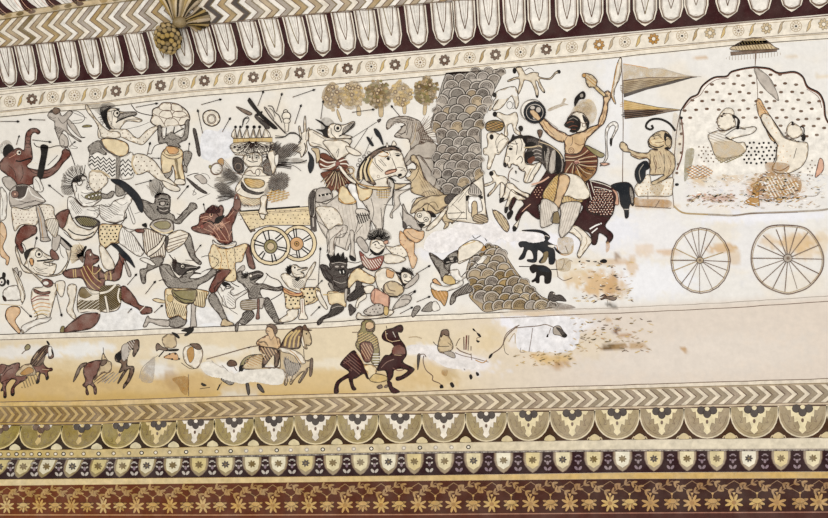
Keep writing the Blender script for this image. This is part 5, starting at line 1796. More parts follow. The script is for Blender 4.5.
def flecks(n, box, keys, name, label):
    P = Part(WALL, 2.6e-3); P.keyed = True
    for k in range(n):
        x, y = random.uniform(box[0], box[2]), random.uniform(box[1], box[3]); a = random.uniform(-.5, .5); L_ = random.uniform(.8, 3.2)
        P.fill(catmull([(x - L_ * math.cos(a), y - L_ * math.sin(a)), (x, y - random.uniform(.3, .8)), (x + L_ * math.cos(a), y + L_ * math.sin(a)), (x, y + random.uniform(.3, .8))], True, 3), random.choice(keys)); P.h -= STEP
    o = P.build(name); tag(o, label, 'flaked paint', None, 'stuff')
flecks(300, (684, 174, 824, 208), ['wh', 'wh', 'w', 'bl', 'lg', 'tn', 'w_oc'], 'flaked_whitewash', 'scraped flecks of whitewash along the floor of the dotted pavilion')
flecks(70, (688, 194, 735, 202), ['w_rd', 'w_oc', 'tn', 'pk', 'kb'], 'flaked_rust', 'rust red flecks of paint at the lower left of the dotted pavilion')
flecks(130, (752, 172, 800, 202), ['oc', 'oc', 'gl', 'st', 'w', 'kb'], 'flaked_ochre', 'ochre flecks of paint around the worn throne under the right seated man')
flecks(110, (575, 262, 632, 302), ['w_oc', 'w_st', 'tn', 'gl', 'w', 'kb'], 'flaked_stain', 'ochre scraped flecks left of the far chariot wheel')
flecks(120, (570, 318, 652, 352), ['w_oc', 'w_st', 'tn', 'gl', 'kb', 'gd'], 'flaked_scar', 'brown flecked scar in the plaster under the double line at the right')
flecks(60, (515, 350, 575, 366), ['w_oc', 'gl', 'tn', 'st', 'gd'], 'flaked_patch', 'ochre flecks under the faint outlined horse')
tree(332.5, 97, 10, 14, ['tn', 'ta', 'st'], 'pale tree of brown spiral leaves, leftmost of the tree row', [(337,109),(339,112),(342,121),(340,121),(337,114)], 30, 11)
tree(352, 95, 13, 14.5, ['tn', 'ta', 'gl', 'tn'], 'pale yellow tree with ring fruits, second from the left in the tree row', [(357,107),(360,107),(361,115),(357,115)], 44, 6)
tree(377.5, 94, 14.5, 14.5, ['gd', 'ol', 'st', 'ta'], 'dark olive leafy tree, third and densest of the tree row', [(379,105),(383,105),(383,116),(379,116)], 80, 3)
tree(401, 93.5, 12, 13.5, ['tn', 'ta', 'gl'], 'yellow tree with four ring fruits, fourth in the tree row', [(403,104),(406,104),(406,113),(403,113)], 36, 6)
tree(426, 90.5, 13.5, 14.5, ['ta', 'gd', 'st', 'ol'], 'large round olive tree against the scaly mountain, rightmost of the tree row', [(424,103),(427,103),(426,114),(423,114)], 90, 2)
run('''
@ little_temple|little domed temple doorway at the foot of the scaly mountain|painted building||1
t 400 130
f cr .5 335,495 450,400 560,320 575,330 590,520 590,640 480,640 330,610 330,540
L k .6 335,495 450,405 560,322
L k .6 455,440 460,620
L k .6 570,330 585,500 610,620
l k .4 480,400 400,500
l k .4 440,430 350,530
f lg .5 475,440 480,400 500,370 520,380 550,410 565,445 520,450
h b .6 2 85 480,430 500,380 545,410 560,440
f b 0 455,460 475,450 480,475 460,490
f b 0 540,450 570,455 570,475 550,470
f wh .5 470,500 480,460 540,460 560,490 565,560 480,570
f tn .5 495,545 495,510 510,490 530,500 535,550 530,590 495,600
f ta .5 510,590 560,580 600,600 600,640 510,630
h k .5 2 25 510,590 560,580 600,600 600,640 510,630
L k .6 330,575 450,570
L k .6 340,615 460,610
l k .4 360,510 430,570
l k .4 380,630 440,560
@ feather_leaf|olive speckled leaf or fish shape left of the brown horse's forelegs|painted leaf
t 400 195
f tn .6 640,110 660,105 700,130 735,170 755,220 740,255 710,235 670,180 650,145
h gd .7 2 60 650,120 700,140 745,200 730,240 680,180
l k .6 645,125 635,95
@ leaping_monkey|pale outlined monkey with curled tail leaping over the others, right of the mountain top|painted monkey
t 500 60
p body
f mk .5 110,55 140,45 160,70 180,100 220,85 265,90 270,115 340,125 380,85 410,70 415,90 385,95 345,135 275,130 285,170 310,215 300,225 270,185 260,150 245,150 265,215 262,255 250,255 240,210 215,155 170,140 155,180 130,235 122,220 135,150 120,130 60,150 55,140 100,120 130,110
l k .6 170,75 205,55 235,75
f b 0 395,70 415,75 412,95 400,90
f b 0 248,245 262,245 258,262
f b 0 300,215 312,222 305,230
p face
e b .2 100,74,13,20
@ bending_monkey|pale outlined monkey bending forward, second below the mountain top|painted monkey
t 400 60
p body
f cr .5 650,240 680,210 760,185 800,190 815,250 820,300 800,340 790,290 770,250 740,280 700,330 650,350 640,330 680,270 640,330 620,350 612,335 660,260
r k .5 757,312,20,26
l k .5 780,290 790,330 775,335
p face
e b .2 652,241,14,16
@ standing_monkey|pale outlined monkey standing over a brown basket, third below the mountain top|painted monkey
t 400 60
p body
f cr .5 650,380 680,360 740,380 800,360 815,420 800,470 830,500 830,520 790,500 770,440 740,460 745,520 720,520 720,440 680,400
p face
e b .2 655,374,15,18
@ round_basket|dark brown round basket between the mountain and the small monkeys|painted basket
t 400 60
f gd .7 590,450 610,425 660,415 710,430 715,460 690,490 620,492 595,480
h oc 1 2.2 30 600,440 700,430 700,470 610,480
h b .6 2.4 -20 600,440 700,430 700,470 610,480
@ dancing_monkey|pale monkey with raised arms under the brown basket, beside the horse's head|painted monkey
t 400 130
p body
f cr .5 600,30 650,15 690,30 700,20 720,40 740,50 750,80 700,150 680,170 660,170 640,220 620,270 600,260 610,180 580,170 575,130 605,110
c k .4 680,90 720,60 740,80 690,150 670,150
l k .5 690,30 660,80 680,160
p face
e b .2 632,48,14,18
@ running_monkey|pale little monkey running left, under the dancing one beside the horse's muzzle|painted monkey
t 400 130
p body
f cr .5 620,300 650,280 670,310 720,320 745,350 730,380 690,370 650,420 610,460 605,445 645,400 660,360 620,380 585,390 580,375 640,350
l k .5 745,350 730,400 680,450
f b 0 605,440 615,445 608,462
p face
e b .2 630,300,15,16
@ wavy_edged_reed|pale wavy yellow reed hanging beside the raised mace, left of the flags|painted plant
t 600 50
f cr .5 120,90 145,50 150,120 135,200 115,240 95,300 110,370 95,360 75,310 90,250 100,170
l oc 1.0 120,90 105,170 85,260 80,310 100,360
l kb .5 140,110 130,190 105,260 100,310
@ bird_neck|white outlined curved bird neck with a dark beak, between the warrior and the monkey|painted bird
t 600 115
p body
f wh .5 35,120 55,70 90,45 120,55 125,90 105,130 85,170 80,210 68,195 75,165 95,120 105,85 90,70 65,90 50,140 50,220 55,290 30,330 10,350 0,350 30,310 40,250
l br .9 0,330 40,340
p beak
f b .2 68,165 85,165 80,210 72,212
@ horse_warrior|bare-chested dark-faced warrior in a red skirt riding the brown horse with arms raised|painted figure||3
t 545 80 8.28
p halo
f w_tn 0 215,290 250,210 330,160 400,180 430,280 380,370 300,300
f w_tn 0 250,230 330,180 390,230 340,300 270,280
l ta .7 310,240 340,225 370,240 350,260 325,245
p body
t 545 80 8.28
f cr .6 200,330 225,285 260,265 310,275 335,300 365,350 350,400 300,430 250,430 220,400
t 495 120 8.28
f sk .8 575,175 560,185 500,165 430,110 390,60 360,10 340,-10 330,-50 350,-75 380,-60 400,-20 440,20 500,75 580,110 610,130 680,110 740,95 790,60 850,40 860,0 890,-80 900,-160 895,-200 905,-225 935,-240 958,-215 955,-175 935,-140 930,-70 905,20 870,55 810,110 760,160 740,215 735,255 680,280 620,290 585,280 578,230
l kb .7 575,180 590,150 605,130
l kb .6 640,140 640,190 625,215
l kb .5 740,150 745,200
r nt .6 632,255,22,24
r nt .4 632,255,10,11
l nt .5 660,190 700,210 735,200
l nt .6 440,30 520,90 570,120
l nt .5 400,20 430,70 490,130
l nt .5 820,90 880,20 910,-80
l oc .7 760,110 800,80 850,50
l k .5 905,-200 940,-195
l k .5 915,-215 920,-190
l k .5 930,-215 935,-188
g ta .5 4 430,60 540,110 570,165 480,130
g ta .5 4 780,90 870,50 910,-60 900,20 820,90
p head
t 545 80 8.28
f b .4 160,375 180,340 195,305 240,295 285,325 295,370 280,415 240,435 205,425 215,405 185,395
l nt 1.0 180,360 210,345 240,350
l nt .9 195,395 230,380 270,385
l g .6 200,330 235,315 270,335
l nt .8 220,410 255,410
f b .2 310,290 335,310 362,350 362,390 345,405 340,370 320,335
r kb .6 322,375,14,16
l kb .7 290,350 320,360 350,350
l kb .7 195,310 220,275 250,265
f b .3 250,150 310,95 335,120 325,155 290,160 270,185 245,220
f g 0 290,125 310,115 315,140 295,145
p skirt
t 495 120 8.28
f nt .7 580,280 640,290 700,275 740,215 790,225 835,275 850,330 845,390 830,440 780,490 720,520 660,500 600,480 570,440 585,360
f ol .5 740,215 790,225 870,265 905,285 890,310 840,300
f w_oc 0 640,450 720,400 830,400 800,470 720,520 650,510
l tn .8 585,305 650,310 720,290 770,250
l tn .8 582,335 640,335 680,335
l tn .8 690,330 760,310 835,300
l tn .8 695,350 770,345 845,340
l tn .8 690,365 770,385 840,385
l tn .8 680,370 740,430 800,450
l tn .8 670,370 690,430 720,500
l tn .8 655,365 640,430 640,480
l tn .8 640,355 600,410 585,440
l dk .8 584,320 650,322 730,300 790,270
l dk .9 690,340 770,328 845,320
l dk .9 685,360 760,370 845,365
l dk .8 680,370 760,410 820,420
l dk .8 668,372 715,440 760,480
l dk .8 655,368 660,440 680,500
l dk .8 645,360 615,420 610,470
e rd .4 675,350,22,18
l pk .9 660,345 690,340 700,360
f pk .5 870,360 910,355 950,365 900,380
p leg
t 495 175 5.175
f cr .5 330,0 420,0 470,50 490,110 440,130 380,110 350,100
f sk .6 335,0 385,10 380,60 350,120 330,175 300,185 270,175 300,150 320,80
l k .5 270,175 290,170 330,178
f gd .5 305,195 325,185 335,245 300,248 298,235
p trousers
f pg .6 345,150 440,140 435,200 410,250 385,290 345,325 330,290 340,210
h ch .5 2.4 -72 350,155 430,150 400,245 350,310
f pg .5 240,130 300,140 330,180 300,200 290,240 300,250 260,270 235,260
h ch .5 2.2 80 245,140 290,150 285,240 250,260
p mace
t 500 60
f tn .6 570,100 600,95 640,110 670,145 665,175 690,200 735,245 725,255 680,225 645,190 615,190 595,160 590,130
e oc .4 580,108,14,14
h oc .8 2.4 40 600,110 660,150 650,180 600,150
l gl 1.2 660,195 720,250
p shield
e w .6 225,350,80,76
r g .8 220,352,78,72
e nv .5 240,363,76,76
r lg .6 240,363,58,56
e lg .4 225,330,18,14
e lg .4 265,345,18,20
e lg .4 245,400,20,14
f sk .4 205,360 225,345 250,360 280,400 265,420 235,400
@ brush_smudge|brown smudged arm shape between the shield and the warrior's plume|painted stroke
t 500 60
f w_st 0 330,340 380,315 420,300 440,265 460,270 445,295 475,310 440,315 390,335 340,355
f w_ch 0 310,400 350,430 400,470 390,480 340,450
@ brown_war_horse|large maroon brown horse with dotted saddle cloth and black tail galloping left|painted horse||1
t 495 175 5.175
p tail
f nv .6 600,55 640,40 690,40 715,70 722,120 715,160 700,150 692,175 690,215 675,222 668,180 650,150 640,90 615,75
f g .4 695,60 712,80 718,130 708,150 698,110
l lg .9 668,178 692,178
p body
t 495 175 5.175
f mr .6 190,90 240,20 300,-60 380,-60 400,0 480,60 470,45 520,30 600,60 622,110 620,160 600,215 570,265 605,300 610,325 592,350 575,350 580,325 540,300 530,340 520,360 500,355 495,310 470,290 420,270 400,250 440,200 440,150 240,140 233,225 200,215 165,185 140,205 120,240 105,225 125,180 150,150 120,120 100,150 80,185 75,165 100,110 150,90 185,100
l pk .7 185,150 160,170 140,190
f cr .5 120,235 140,200 125,240 115,275 100,290 92,270
f b 0 95,265 112,270 108,290 92,290
f b 0 65,205 85,180 95,195 80,225 66,230
l wh 1.4 490,280 520,262 552,250
l wh 1.2 500,300 530,275
l b .6 540,250 570,270
f w_ora 0 575,350 592,350 592,385 575,400
p hind_leg
f cr .6 370,285 410,260 450,280 490,320 500,345 480,375 450,415 435,430 425,410 440,370 440,340 410,310
l k .5 410,275 450,320 435,380
l ta .8 470,320 475,350 450,390
p foreleg
f cr .6 60,45 90,45 130,80 175,100 165,118 100,85 75,115 45,135 25,140 30,120 50,90
f cr .5 85,75 120,100 160,125 120,130 95,115 70,165 60,190 50,175 65,130
f cr .5 30,40 50,55 45,100 30,130 25,110
f b 0 25,120 50,118 40,138 24,145
f b 0 50,170 70,165 62,195 50,195
f b 0 62,200 85,185 80,220 66,228
l k .5 60,60 110,100 160,112
p head
t 495 120 8.28
f cr .7 75,345 90,280 105,215 125,185 160,160 230,135 265,140 280,200 250,250 250,350 300,370 380,350 370,400 330,460 300,513 240,513 250,430 230,425 200,405 195,385 160,370 140,365 125,395 110,390 105,365 90,390 72,375
f b 0 75,350 95,360 90,388 72,378
f b 0 110,240 130,228 148,240 130,252
l b .7 105,225 125,215 150,225
l k .6 130,190 160,200 190,195
l k .6 95,300 120,310 115,350
l k .7 180,330 210,300 230,330 215,360
l kb .8 200,395 225,415 250,390
l k .6 165,170 185,220 175,290
l k .6 210,150 225,200 215,260
l ta 1.2 240,230 300,220 340,240
l kb .9 150,395 120,430 110,490 125,513
l k .5 130,480 170,500 200,513
f b 0 165,420 180,425 175,450
l ta .8 300,400 270,460 250,510
l k .6 350,360 300,440 270,510
p mane
f b .4 105,195 130,165 150,120 165,135 195,130 225,125 240,155 200,150 160,165 125,190
f b .5 230,140 280,130 340,150 360,175 300,170 270,200 245,190
f dg .5 265,150 340,150 420,185 480,220 540,270 570,330 572,400 550,440 490,445 440,440 430,420 380,350 320,340 300,360 260,350 245,290 270,240
f b 0 250,200 300,180 340,200 300,230 260,240
f b 0 250,280 300,260 330,290 290,350 255,345
f nt 0 270,330 320,300 330,330 290,365
l lg .7 310,260 340,245 385,260
l lg .6 320,285 350,275 385,290
l lg .6 330,310 360,305 385,315
l tn 1.2 245,230 310,225 370,215 400,240
f g .4 430,230 455,240 450,300 440,380 430,420 415,350
f lg .4 470,260 500,250 505,330 490,430 455,440 445,380
f b 0 395,200 430,230 420,300 400,340 390,270
f b 0 505,260 540,290 545,420 505,430
l g .8 545,300 560,360 550,430
l tn .8 360,180 450,210 520,260 560,320
l ch .5 480,270 480,420
l ch .5 410,260 415,330
f kb .3 350,90 375,80 395,95 385,135 370,150 358,125
l kb .7 372,150 365,190 350,230
f b .2 195,60 215,48 232,65 225,92 205,90
l k .7 215,95 210,130
p chest_strap
t 495 175 5.175
l pk 1.6 190,50 240,35 280,10
l k .5 188,60 240,45 285,20
g pk .6 3 200,80 240,60 240,110 210,120
p saddle
f gl .6 245,110 290,30 340,-10 420,-10 490,50 460,110 440,145 300,140
h oc .9 2.2 50 250,110 310,20 330,20 310,120
g kb .5 4 270,60 320,10 310,110 270,115
h oc .9 2.2 -35 370,60 460,40 430,130 380,130
h kb .5 2.6 80 360,30 470,50 430,140 350,130
f cr .4 245,125 300,140 330,160 290,170 245,150
p saddle_cloth
f mr .6 470,40 490,28 560,45 600,60 622,90 620,150 605,210 570,215 480,190 475,150 490,100
l cr .7 478,42 500,130
l cr .7 495,38 512,95
l cr .7 490,30 560,48 600,65
l cr .6 512,62 560,70 605,85
g pk .62 2.8 515,70 600,85 612,140 600,205 560,205 485,185 490,140 510,110
g cr .5 3.1 515,70 600,85 612,140 600,205 560,205 485,185 490,140 510,110
f pk .4 605,75 632,90 640,150 620,150 625,110
@ green_elephant|dark green elephant with upraised trunk below the brown war horse|painted animal
t 500 195
p body
f nv .5 130,330 180,310 210,320 240,290 260,320 290,300 310,300 300,270 250,255 190,250 150,245 190,240 260,240 310,255 345,290 330,320 370,345 350,360 375,380 380,440 370,475 340,475 335,430 320,420 310,460 280,470 270,455 300,410 260,380 250,460 195,460 190,445 230,440 220,390 190,380 170,430 150,445 130,445 135,430 155,400 165,360 140,360
f gd 0 300,400 330,390 330,430 310,465 280,465 300,430
l lg .8 300,320 310,280 340,290
f b 0 370,350 400,380 420,410 400,400 380,380
p tusk
f w .3 330,345 380,345 370,365 340,360
@ small_black_elephant|small black elephant with an upright trunk standing below the dark green one|painted animal
t 500 250
p body
f b .5 205,120 230,100 260,105 310,110 350,140 355,180 345,225 310,228 305,180 275,180 270,225 250,225 245,215 225,222 220,212 245,190 250,150 230,160 215,150
f nv 0 260,115 320,120 345,150 300,150 270,140
p tusk
L k .9 130,113 210,115
p tail
L b .9 350,135 440,132
@ dark_fish_head|dark brown animal head smudge at the right end of the fallen rock|painted animal
t 500 250
f dg .4 330,330 345,290 370,290 380,310 420,310 455,345 450,355 400,350 370,360 345,355
f w_kb 0 330,360 450,370 520,400 350,410
e lg .3 372,300,8,7
@ stunted_plant|small dark water plant smudge left of the far wheel, on the panel line|painted plant
t 500 250
f kb .4 690,325 720,305 740,320 790,315 805,335 780,350 730,335 700,345
L g .6 742,345 742,390
@ scratched_figure|faint ochre scratched figure outline right of the small black elephant|painted figure
t 500 195
l oc .9 390,345 410,400 450,415 490,400 500,350
l kb .9 400,380 430,405 480,400
l kb .8 450,350 470,400
l kb .8 385,440 390,500 400,560
l kb .7 410,450 440,440 440,480 420,520
l kb .6 450,480 480,450 500,460
l kb .7 395,560 440,590 500,570
f w_tn 0 390,450 480,440 480,520 400,520
f w_tn 0 400,300 500,300 500,400 420,400
f b 0 540,460 555,452 552,465
f b 0 590,452 620,452 615,462
f dg 0 640,460 665,455 665,465
f b .2 690,455 715,442 738,452 730,468 700,468
''')
PATCHES = [
 ('long cloud-shaped white plaster repair under the little temple', 'e9e4e2', 400, 195, '180,300 230,255 330,235 400,195 450,168 500,170 560,158 620,172 680,220 740,262 800,255 900,258 960,275 1000,310 940,330 860,320 800,318 740,322 700,300 640,330 590,300 545,275 500,278 470,310 420,350 370,380 300,398 210,395 165,365'),
 ('white plaster repair over the belly of the striped-mane horse', 'e3dcd0', 200, 320, '10,300 70,290 130,320 180,350 240,370 300,350 420,340 545,335 575,360 575,430 520,450 430,435 360,425 300,440 250,430 200,420 140,400 80,390 20,350'),
 ('bluish white plaster repair crossing the faint horse', 'e2dcd8', 400, 315, '50,215 120,205 190,215 250,260 300,290 400,300 480,310 545,340 560,370 460,375 380,372 320,360 260,330 200,290 140,265 60,262'),
 ('bluish white plaster repair in front of the faint outlined horse', 'e4e1e2', 500, 310, '70,45 200,40 400,42 590,60 600,110 560,150 540,230 500,280 420,295 300,290 200,285 130,270 110,200 120,130 90,90'),
 ('square bluish white plaster repair left of the many-headed king', 'e4e3e5', 200, 85, '10,345 50,310 120,320 150,300 215,330 228,370 225,470 200,500 120,518 40,518 5,480'),
 ('pale plaster repair under the kneeling crocodile-headed demon', 'e5e2df', 100, 265, '670,310 720,290 780,300 860,330 880,400 840,412 760,400 680,410 668,370'),
 ('pale plaster repair under the striding dog-headed demon', 'e6e3df', 100, 265, '0,350 80,330 200,300 280,350 330,360 310,400 290,440 150,450 0,455 -40,420'),
]
for lab, hx, tx_, ty_, pts in PATCHES:
    Q = catmull([(tx_ + float(t.split(',')[0]) / 6.9, ty_ + float(t.split(',')[1]) / 6.9) for t in pts.split()], True, 7)
    Q = [(x + random.uniform(-.5, .5), y + random.uniform(-.4, .4)) for x, y in Q]
    P = Part(WALL, 1e-4 if 'square' in lab or 'under the k' in lab or 'under the stri' in lab or 'outlined' in lab or 'crossing' in lab else 1.75e-3); P.keyed = P.h < 1e-3; P.fill(Q, hx + '>' + hx)
    o = P.build('plaster_repair'); tag(o, lab, 'plaster patch')
run('''
@ flag_pole|thin upright pole carrying the two pennants, held by the monkey|painted pole
t 600 50
F kb 0 147,60 152,60 158,240 163,518 161,650 159,850 159,960 153,960 153,850 156,650 157,518 152,240
@ dark_pennant|long pointed dark olive pennant, upper of the two on the pole|painted flag
t 600 50
F w_tn 0 158,95 330,125 430,130 600,175 650,185 160,210
F ta .5 160,210 330,190 500,190 670,182 560,205 480,235 330,270 165,325
h kb .6 1.7 -9 165,225 480,200 540,205 330,265 170,310
l b 1.0 165,315 240,290 330,262 420,240 500,215 600,196 670,184
l kb .7 165,212 330,192 500,190 660,184
h gd .5 1.5 -14 165,225 480,200 540,205 330,265 170,310
F dg 0 165,300 330,255 500,215 670,183 480,238 330,272 165,328
l ora .7 160,95 280,115 330,125
l lg .6 330,130 430,125 470,140 600,175 700,185
@ striped_pennant|shorter pennant striped ochre over dark brown, lower of the two on the pole|painted flag
t 600 50
F gl .4 165,345 280,370 400,395 500,405 570,415 165,415
h oc .5 1.8 10 170,355 400,400 500,410 170,410
F kb .4 165,415 330,412 480,412 560,415 470,428 330,458 170,475
h b .9 1.8 -5 170,430 440,415 330,455 175,470
@ seated_monkey|tan bare-chested monkey with a curled tail holding the flag pole|painted monkey||1
t 600 115
p tail
l b 2.2 520,110 480,60 420,30 360,30 325,55 318,85 345,100 365,90 355,70
p body
f tn .6 330,180 360,140 400,115 450,110 490,150 495,200 480,235 445,230 480,250 515,290 515,370 480,420 420,460 360,490 345,470 400,440 440,410 350,415 345,360 330,300 270,305 215,280 210,260 160,250 135,215 150,185 185,205 200,235 270,260 330,260 350,240 400,240 360,230 340,215
f b 0 450,120 490,150 495,175 460,150 455,190 440,160
f y 0 345,180 400,160 440,170 440,200 400,215 360,200
l b 1.1 335,180 350,210 400,225 440,210
e tn .5 470,190,20,26
e b 0 465,230,16,10
l k .7 365,150 400,140 425,160
l kb .8 380,280 370,310 385,360 380,380
l k .6 440,270 445,360 440,400
l nt .6 370,290 390,340 380,400
l nt .5 470,280 490,340 470,410
l nt .6 220,270 270,290 330,290
l nt .5 380,190 420,190 440,180
l nt .6 410,250 430,290
h ta .4 2.6 75 360,260 500,260 500,400 400,400
l b .6 350,150 390,130 420,140
e b 0 375,160,6,4
l b .6 340,190 335,215 350,228
l k .5 345,270 350,340
l k .5 420,360 400,370
p trousers
f cr .4 290,440 340,410 360,480 420,460 500,430 500,520 480,560 330,560 260,560 240,500
g oc .6 4.5 290,450 340,430 360,490 490,440 480,540 270,540 250,500
t 600 180
f w_oc 0 240,120 300,130 480,140 470,190 300,190 240,175
l kb .8 240,180 340,185 400,190 490,195
l kb .7 330,80 330,130
l kb .7 410,140 380,190
f w_tn 0 340,60 400,20 440,50 400,110
p shield
t 600 115
f nv .5 240,400 260,350 300,320 330,325 340,365 315,385 310,430 275,475 250,450
l g .8 300,340 270,390 280,450
@ canopied_chariot|large white dotted pavilion chariot with scalloped canopy, two thin spoked wheels, at the right end|painted chariot
t 621 0 3.986
p canopy
F w 0 235,480 240,440 270,390 305,375 320,340 370,305 425,300 440,280 500,270 540,265 600,275 640,290 690,285 730,310 745,345 790,370 810,410 815,470 825,500 828,700 720,690 560,690 430,700 225,700 225,560
g kb 2.35 10.6 250,450 275,400 330,350 430,310 530,285 640,300 720,310 750,360 800,400 805,470 805,560 700,560 560,480 480,480 380,470 260,470
l nt 2.0 245,432 275,392 305,377 325,342 370,310 420,305 440,287 490,274 535,268
l b 1.3 235,520 235,460 245,430 275,390 305,375 325,340 370,308 420,303 440,285 490,272 535,266
l nt 2.0 535,268 590,275 630,293 690,288 725,308 743,348 788,373 808,412 813,460 826,490
l b 1.3 535,266 590,272 630,290 690,285 725,305 745,345 790,370 810,410 815,460 828,490
l br .6 245,440 280,400 315,380 340,345 380,318 430,312
l br .6 740,355 785,385 800,430
p pole
l kb .9 538,210 535,260
l kb .7 540,300 545,400 530,420
f lg .3 530,280 550,275 600,320 630,400 600,380 560,340
p curtain
f sk .4 540,400 555,395 580,440 620,500 640,560 600,560 570,500 545,450
l kb .6 545,400 600,490 650,580
h ora .7 2.4 15 545,410 570,420 620,520 600,540
t 600 115
f w_cr 0 500,20 540,0 560,60 570,150 560,260 520,400 500,440
l kb .8 550,0 530,100 520,200 500,440
l br 1.4 560,20 575,150 565,280 530,380
e b 0 560,20,12,10
e kb 0 565,60,12,10
e kb 0 562,130,12,10
e kb 0 550,200,10,9
e kb 0 560,260,10,9
e kb 0 540,340,10,9
e kb 0 530,400,11,9
e b 0 530,480,14,10
L kb .7 510,440 500,520 510,640
p floor
t 600 180
l st 1.6 510,180 570,225 680,235 828,240
t 708 180
l ch 1.8 0,238 180,245 300,230 560,220 760,210 828,200
l kb .7 170,245 300,232 460,228 620,222
l kb .5 660,110 740,110 775,80
p railing
t 600 115
f w_ol 0 590,260 620,230 650,240 640,320 600,440 580,440
h ora 1 2.6 30 600,360 720,350 780,400 700,440 620,430
h kb .5 2.6 -30 600,360 720,350 780,400 700,440 620,430
g kb .85 4.6 680,220 770,220 790,300 760,340 690,320
t 708 115
g b 1.2 5 265,190 460,195 465,310 440,330 265,350 240,260
h kb .6 2.2 35 40,240 150,190 250,250 200,300 80,330
h ol .9 2.4 -25 40,200 150,190 250,250 200,300 80,330
f pk .4 745,390 770,300 795,320 795,380 760,420 740,430
g kb .8 4.5 690,320 740,320 720,440 680,430
p wheel
t 600 240
r kb 1.0 694,142,205,226
r st .8 694,142,194,215
L kb .8 685,140 575,-45
L kb .7 685,140 630,-72
L kb .7 685,140 680,-82
L kb .8 685,140 738,-78
L kb .8 685,140 800,-48
L st .9 685,140 850,85
L kb .8 685,140 897,150
L kb .7 685,140 880,210
L kb .7 690,140 862,265
L kb .5 685,140 780,345
L kb .5 685,140 688,366
L kb .6 685,140 600,345
L kb .8 685,140 555,308
L st .9 685,140 500,215
L kb 1.1 685,140 490,140
L st .9 685,140 508,55
e ta .5 690,140,24,22
e kb 0 688,140,8,8
p wheel
t 708 215
c kb 1.2 400,90 460,72 540,70 640,80 700,110 760,190 795,280 790,370 750,440 690,500 620,530 540,545 440,515 370,470 320,400 298,320 305,230 340,150
c st .6 405,100 465,82 540,80 640,90 695,120 752,195 785,280 780,370 742,435 685,490 615,520 540,535 445,505 378,465 330,395 308,320 315,235 350,155
L kb .9 550,300 470,100
L kb .9 550,300 380,140
L kb .9 550,300 340,210
L kb .9 550,300 300,298
L kb .7 550,300 315,380
L kb .8 550,300 370,465
L kb .9 550,300 445,510
L kb .8 550,300 530,530
L kb .5 550,300 615,510
L kb .9 550,300 710,475
L kb .9 550,300 765,405
L kb .8 550,300 790,305
L kb 1 550,300 770,205
L kb .9 550,300 690,120
L kb .9 550,300 615,85
L kb .9 550,300 525,75
e ch .5 550,298,30,28
e kb 0 552,298,12,12
@ fringed_parasol|brown fringed parasol above the peak of the dotted canopy|painted parasol
t 621 0 3.986
p cover
f tn .4 440,200 470,170 520,150 570,155 610,185 620,198
h gd .7 2.6 60 450,198 520,155 600,185 610,198
F kb .4 436,207 622,195 622,205 437,221
p fringe
h lg .7 3 90 440,222 620,208 618,225 440,240
p stick
L kb .8 535,215 535,262
@ pale_seated_woman|faint pale seated woman with dark hair, left person inside the dotted canopy|painted figure||1
t 708 50
p body
f cr .4 100,420 130,400 170,410 180,450 160,500 120,518 80,480 60,480 85,440
e k 0 110,440,10,7
l k .5 60,480 85,500 120,520
t 708 115
f cr .4 70,20 120,-10 170,0 190,60 170,90 120,105 80,90 65,60
f cr .5 110,110 190,80 250,90 310,80 335,95 300,130 200,155 150,170 120,150 200,190 250,190 260,250 180,290 60,290 20,200 0,140 60,110
l k .7 120,140 190,95 260,100
h ch .5 2.6 20 0,120 110,130 120,200 20,190
l kb .6 72,15 62,40 55,52 66,58 68,70 75,90
l kb .6 85,5 105,0 120,6
l k .5 68,72 85,74
l kb .7 60,90 90,108 130,105 165,80
e k 0 95,10,10,6
l k .6 90,105 130,108 160,95
f w_tn 0 40,190 200,190 250,260 80,320
p hair
t 708 50
l b 1.6 165,450 190,460 215,490 210,520
f b 0 165,445 195,460 175,475
t 708 115
f b .2 205,30 215,50 212,95 195,95 200,70
l k .6 175,50 185,20 205,25
@ pale_seated_man|faint pale seated man with a hair knot, right person inside the dotted canopy|painted figure||1
t 708 115
p body
f cr .4 540,100 560,150 610,160 650,130 640,90 600,60 570,50
f cr .5 590,170 620,185 680,190 690,230 680,300 640,360 560,400 480,400 440,370 470,310 470,230 475,200 380,60 370,0 420,0 480,90 530,160
l k .7 365,0 370,50 420,130 475,205 465,290 450,330
l k .7 425,0 480,80 530,150 590,180 630,180
l k .6 610,230 590,300
l br .9 440,370 500,385 560,350
g ora .6 6 390,10 420,20 470,120 420,80
g ora .6 6 480,210 560,230 560,330 480,340
f w_oc 0 400,330 560,340 520,410 420,400
l kb .6 548,95 540,115 530,125 542,132 545,150 560,160 600,162 640,135
l kb .6 565,72 585,62 600,70
l k .5 545,140 560,142
e k 0 585,65,12,8
p hair
l b 1.2 635,80 660,90 660,130 640,150
f b .3 650,150 665,130 672,160 660,180 645,170
f b 0 575,45 590,50 580,70
@ rust_smear|rusty brown painted throne worn to a smear under the right seated man|painted throne
t 708 180
f oc .3 325,20 360,20 350,110 355,180 320,180 250,155 300,110
f w_oc 0 360,-40 620,-30 620,110 440,150 360,130
l oc 1.4 430,140 560,130 680,110
h cr 1.2 3 60 400,-20 600,0 600,90 420,110
''')
